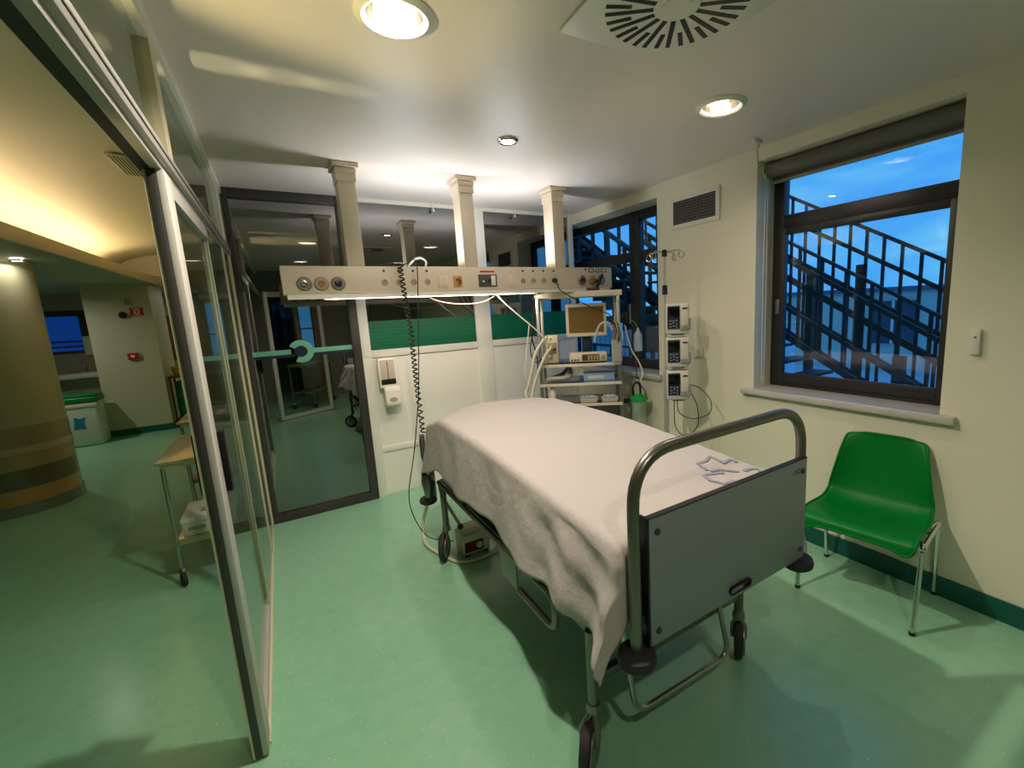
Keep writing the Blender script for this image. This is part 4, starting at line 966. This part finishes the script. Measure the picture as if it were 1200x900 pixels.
# trolleys in the corridor
tr = thing('instrument_trolley', 'steel wheeled trolley with box on lower shelf behind the glass door', 'trolley', (-.505, 3.92, 0), group='steel corridor trolleys')
def trolley(tr):
    part('table_top', MB().box(-.22, -.40, .795, .20, .40, .815, .003).box(-.205, -.385, .77, .185, .385, .795), mat('satin_top', '#c3b68f', .3, .55), tr, world=False)
    part('shelf', MB().box(-.195, -.375, .285, .18, .375, .303, .003).box(-.195, -.375, .265, .18, -.368, .285), mat('satin_shelf', '#b7a983', .3, .55), tr, world=False)
    for x in (-.195, .18):
        for y in (-.375, .375):
            lg = part('leg', MB().cyl((x, y, .10), (x, y, .775), .0115, seg=12).cyl((x, y, .095), (x, y, .115), .025, .015, 14), m_steel, tr, world=False)
            part('caster', MB().lathe([(0, -.013), (.036, -.013), (.043, -.006), (.043, .006), (.036, .013), (0, .013)], (x, y - .01, .044), (.8, .3, 0), 20).box(x - .012, y - .02, .05, x + .012, y + .01, .1), m_rubber, lg, world=False)
trolley(tr)
t2 = copy_tree(tr); t2.location = (-.60, 5.28, 0); t2['label'] = 'steel wheeled trolley farther along corridor, behind the first trolley'
t3 = copy_tree(tr); t3.location = (.42, -1.35, 0); t3.rotation_euler = (0, 0, .5); t3['label'] = 'steel wheeled trolley mirrored in the dark framed glass pane'
b = thing('paper_box', 'flat cardboard box of papers on the lower shelf of near trolley', 'box', (-.52, 3.75, .304))
part('carton', MB().box(-.145, -.19, 0, .13, .16, .085, .003), mat('pale_card', '#cfc4b0', .6), b, world=False)
part('lid', MB().box(-.15, -.195, .085, .135, .165, .115, .003), m_paper, b, world=False)
part('print', MB().box(-.12, -.1915, .035, -.03, -.1895, .06).box(-.06, -.10, .1145, .02, -.02, .116), m_grey, b, world=False)

# ------------------------------------------------------------------ outside: steel fire stairs and roofs
est = thing('fire_stairs', 'dark steel fire escape stairs outside the windows', 'staircase', (5.2, 3.5, -.6))
SL = .585
def zl(z, y): return z + SL * (y - 3.3)         # z given at y = 3.3
def flight(xp, ya, yb, lines, bal, step, thick, name):
    for k, (z, h) in enumerate(lines):
        a, b = Vector((xp, ya, zl(z, ya))), Vector((xp, yb, zl(z, yb)))
        part('handrail' if k == 0 else ('stringer' if k == len(lines) - 1 else 'mid_rail'), MB().prism([(xp - thick/2, ya, a.z - h/2), (xp - thick/2, yb, b.z - h/2), (xp - thick/2, yb, b.z + h/2), (xp - thick/2, ya, a.z + h/2)], (thick, 0, 0)), m_extst, est)
    n = int((yb - ya) / step)
    for k in range(n):
        y = ya + (k + .5) * step
        part('baluster', MB().box(xp - .012, y - .016, zl(bal[1], y), xp + .012, y + .016, zl(bal[0], y)), m_extst, est)
flight(6.0, -.2, 6.2, ((2.71, .045), (2.41, .05), (1.93, .06), (1.28, .05), (1.64, .09), (.92, .06)), (2.71, .92), .187, .04, 'far')
flight(5.0, -.2, 5.6, ((2.36, .035), (2.15, .05), (1.62, .05), (1.30, .08)), (2.36, 1.30), .25, .04, 'near')
mb = MB()
for k in range(22):
    y = -.1 + k * .28
    mb.box(5.06, y, zl(.80, y), 5.94, y + .26, zl(.80, y) + .03)
part('treads', mb, m_extst, est)
for x, y, z1_ in ((6.02, 3.36, 1.9), (6.02, 2.75, 1.95), (5.0, 1.9, 1.0), (6.05, 6.2, 5.2), (5.0, 5.7, 5.2), (5.0, 8.6, 5.2), (6.05, 9.0, 5.2)):
    part('post', MB().box(x - .045, y - .045, -.6, x + .045, y + .045, z1_), m_extst, est)
# second, solid flight and landing further along
for xp in (5.1, 6.1):
    P = [(xp, 5.0, .62), (xp, 9.4, 3.35), (xp, 9.4, 3.62), (xp, 5.0, .92)]
    part('stringer', MB().prism(P, (.06, 0, 0)), m_extst, est)
    part('handrail', MB().prism([(xp, 5.0, 1.90), (xp, 9.4, 4.55), (xp, 9.4, 4.62), (xp, 5.0, 1.97)], (.05, 0, 0)), m_extst, est)
    part('mid_rail', MB().prism([(xp, 5.0, 1.40), (xp, 9.4, 4.05), (xp, 9.4, 4.12), (xp, 5.0, 1.47)], (.05, 0, 0)), m_extst, est)
    for k in range(10):
        y = 5.2 + k * .45
        part('baluster', MB().box(xp, y - .03, .7 + .62 * (y - 5), xp + .05, y + .03, 1.9 + .605 * (y - 5)), m_extst, est)
mb = MB()
for k in range(15):
    y = 5.0 + k * .29
    mb.box(5.1, y, .80 + .62 * (y - 5), 6.15, y + .30, .84 + .62 * (y - 5)).box(5.1, y + .28, .62 + .62 * (y - 5), 6.15, y + .30, .84 + .62 * (y - 5))
part('solid_treads', mb, m_extst, est)
part('landing', MB().box(5.0, 5.7, 1.30, 6.2, 7.1, 1.40).box(5.0, 8.4, 2.6, 7.2, 11, 2.75).box(4.6, 8.2, 3.5, 7.4, 12.5, 3.65), m_extst, est)
part('cross_brace', MB().tube([(6.05, 6.0, 1.4), (6.05, 8.8, 3.2)], .05, 8).tube([(5.1, 8.6, 1.0), (5.1, 11, 3.5)], .05, 8).tube([(6.05, 10.6, 1.2), (6.05, 8.7, 3.4)], .05, 8), m_extst, est)
m_roof = mat('grey_roof', '#c3c9d2', .7, var=(3, .1)); m_bld = mat('beige_building', '#cdc8ba', .8, var=(2, .08))
struct('ground_roof', MB().box(XR + .35, -30, -1.2, 60, 60, -.6), m_roof)
t = thing('roof_building', 'low beige rooftop building seen behind the stairs through near window', 'building', (15, 4, -.6))
part('wall', MB().box(14, -8, -.6, 18, 9.5, 1.60), m_bld, t)
part('parapet', MB().box(13.9, -8.1, 1.60, 18.1, 9.6, 1.72), mat('slate_coping', '#5d6878', .7), t)
for y in (-2.2, .2, 2.6, 5.0):
    w = part('window', MB().box(13.94, y, .2, 14.0, y + 1.1, 1.35), mat('blue_slate_glass', '#3a4a5c', .2), t)
    part('window_rail', MB().box(13.93, y + .5, .2, 13.99, y + .56, 1.35), m_white, w)
t = thing('plant_enclosure', 'pale blue ribbed rooftop enclosure below the stairs, outside the far window', 'building', (7.6, 8, -.6))
mb = MB().box(7.2, 5.6, -.6, 9.5, 14, 1.0)
for k in range(40): mb.box(7.18, 5.65 + k * .2, -.6, 7.2, 5.75 + k * .2, .95)
part('ribbed_wall', mb, mat('pale_blue_cladding', '#cfdbe8', .6), t)
part('roof', MB().box(7.1, 5.5, 1.0, 9.6, 14.1, 1.06), m_bld, t)
r = thing('roof_railing', 'low dark railing on roof outside the far window', 'railing', (5.6, 6, -.6))
part('rail', MB().box(6.6, 4.8, .62, 6.64, 9.5, .68).box(6.6, 4.8, .30, 6.64, 9.5, .36), m_extst, r)
for k in range(7): part('post', MB().box(6.59, 4.9 + k * .7, -.6, 6.65, 4.98 + k * .7, .66), m_extst, r)

# ------------------------------------------------------------------ sky
W = bpy.data.worlds.new('dusk_sky'); S.world = W; W.use_nodes = True
nt = W.node_tree; bg = nt.nodes['Background']
tc = nt.nodes.new('ShaderNodeTexCoord'); sep = nt.nodes.new('ShaderNodeSeparateXYZ'); nt.links.new(tc.outputs['Generated'], sep.inputs[0])
rmp = nt.nodes.new('ShaderNodeValToRGB'); nt.links.new(sep.outputs['Z'], rmp.inputs[0])
e = rmp.color_ramp.elements
e[0].position = 0.; e[0].color = (*lin('#4fb0ff'), 1); e[1].position = .5; e[1].color = (*lin('#2f97ff'), 1)
nz = nt.nodes.new('ShaderNodeTexNoise'); nz.inputs['Scale'].default_value = 3.2; nz.inputs['Detail'].default_value = 6; nz.inputs['Roughness'].default_value = .55
mp = nt.nodes.new('ShaderNodeMapping'); mp.inputs['Scale'].default_value = (1, 1, 3.0); mp.inputs['Rotation'].default_value = (.35, 0, 0)
nt.links.new(tc.outputs['Generated'], mp.inputs[0]); nt.links.new(mp.outputs[0], nz.inputs['Vector'])
cr = nt.nodes.new('ShaderNodeValToRGB'); cr.color_ramp.elements[0].position = .44; cr.color_ramp.elements[1].position = .68
nt.links.new(nz.outputs['Fac'], cr.inputs[0])
mx = nt.nodes.new('ShaderNodeMix'); mx.data_type = 'RGBA'; mx.inputs[7].default_value = (*lin('#7ad4ff'), 1)
nt.links.new(cr.outputs[0], mx.inputs[0]); nt.links.new(rmp.outputs[0], mx.inputs[6]); nt.links.new(mx.outputs[2], bg.inputs['Color'])
bg.inputs['Strength'].default_value = 1.1

# ------------------------------------------------------------------ lamps
def lamp(name, kind, loc, power, col, size=.1, size_y=None, aim=(0, 0, -1), spread=None, longx=None):
    l = bpy.data.lights.new(name, kind); l.energy = power; l.color = col
    if kind == 'AREA':
        l.shape = 'RECTANGLE' if size_y else 'DISK'; l.size = size
        if size_y: l.size_y = size_y
        if spread: l.spread = spread
    else: l.shadow_soft_size = size
    o = bpy.data.objects.new(name, l); COL.objects.link(o); o.location = loc
    if longx:                                  # long side of a strip lamp along this direction
        z = -Vector(aim).normalized(); x = Vector(longx); y = z.cross(x).normalized(); x = y.cross(z)
        o.rotation_euler = Matrix((x, y, z)).transposed().to_euler()
    else: o.rotation_euler = Vector(aim).to_track_quat('-Z', 'Y').to_euler()
    return o
WARM = (1, .88, .74)
for i, (x, y, R, r) in enumerate(LIGHTS):
    if i == 2: lamp('spotlight_beam', 'AREA', (x, y, HC - .004), 5, (1, .91, .83), .07)
    else:
        l = lamp('downlight_beam', 'SPOT', (x, y, HC + .045), (130, 17, 0, 46, 2)[i], WARM, .032)
        l.data.spot_size = math.radians(172); l.data.spot_blend = .1
for ux in (.91, 1.69): lamp('uplight_glow', 'AREA', (ux, YC + .11, 1.961), 6.4, (.90, .95, 1), .34, .03, (0, 0, 1), longx=(1, 0, 0))
for ux in (.70, 1.46): lamp('underbeam_glow', 'AREA', (ux, YC + .10, bz0 - .020), 5.5, (1, .85, .68), .74, .024, (0, .75, -.66), longx=(1, 0, 0))
lamp('cove_glow', 'AREA', (-1.74, 6.1, 2.36), 16, (1, .82, .54), 4.8, .06, (.25, 0, 1), longx=(0, 1, 0))
for aimx, en, sz in ((-.06, 75, 5.8), (.14, 75, 5.0), (.34, 75, 4.2)):
    l = lamp('ceiling_patch_spot', 'SPOT', (-1.45, 2.258, 1.75), en, (1, .82, .5), .02, aim=(aimx + 1.45, .004, HC - 1.75)); l.data.spot_size = math.radians(sz); l.data.spot_blend = .35  # unseen spots added to shape the warm strip on the room ceiling
l = lamp('ceiling_warm_fill', 'SPOT', (-1.45, 1.5, 1.75), 230, (1, .72, .36), .05, aim=(1.75, .2, .84)); l.data.spot_size = math.radians(28); l.data.spot_blend = .9  # unseen spot added to warm the room ceiling near the glass wall
lamp('spotlight_beam', 'AREA', (-1.84, 5.98, ZL - .018), 1.2, (1, .95, .85), .07)
lamp('spotlight_beam', 'AREA', (-3.0, 8.4, ZL - .018), 14, (1, .95, .85), .07)
lamp('hall_beam', 'AREA', (-1.0, 11.2, ZL - .01), 7, (1, .93, .8), .2)

# ------------------------------------------------------------------ camera
cam = bpy.data.cameras.new('camera'); co = bpy.data.objects.new('camera', cam); COL.objects.link(co)
F, yaw, pitch, roll, cx, cy = 525.5353, .5648, .1606, .0492, 665.8901, 444.3494
fw = Vector((math.sin(yaw) * math.cos(pitch), math.cos(yaw) * math.cos(pitch), -math.sin(pitch)))
rt = Vector((math.cos(yaw), -math.sin(yaw), 0)); dn = fw.cross(rt)
r2 = rt * math.cos(roll) + dn * math.sin(roll); d2 = -rt * math.sin(roll) + dn * math.cos(roll)
co.matrix_world = Matrix(((r2.x, -d2.x, -fw.x, 0), (r2.y, -d2.y, -fw.y, 0), (r2.z, -d2.z, -fw.z, 1.624), (0, 0, 0, 1)))
cam.sensor_fit = 'HORIZONTAL'; cam.sensor_width = 36; cam.lens = F / 1200 * 36
cam.shift_x = -(cx - 600) / 1200; cam.shift_y = (cy - 450) / 1200
cam.clip_start = .02; cam.clip_end = 300
S.camera = co

vs = S.view_settings
S.display_settings.display_device = 'sRGB'
vs.view_transform = 'Standard'; vs.look = 'None'; vs.exposure = 0.0; vs.gamma = 1; vs.use_curve_mapping = False
cy_ = S.cycles
cy_.max_bounces = 10; cy_.diffuse_bounces = 5; cy_.glossy_bounces = 6; cy_.transparent_max_bounces = 24; cy_.transmission_bounces = 6
cy_.sample_clamp_indirect = 6; cy_.caustics_reflective = False; cy_.caustics_refractive = False
cy_.use_denoising = True
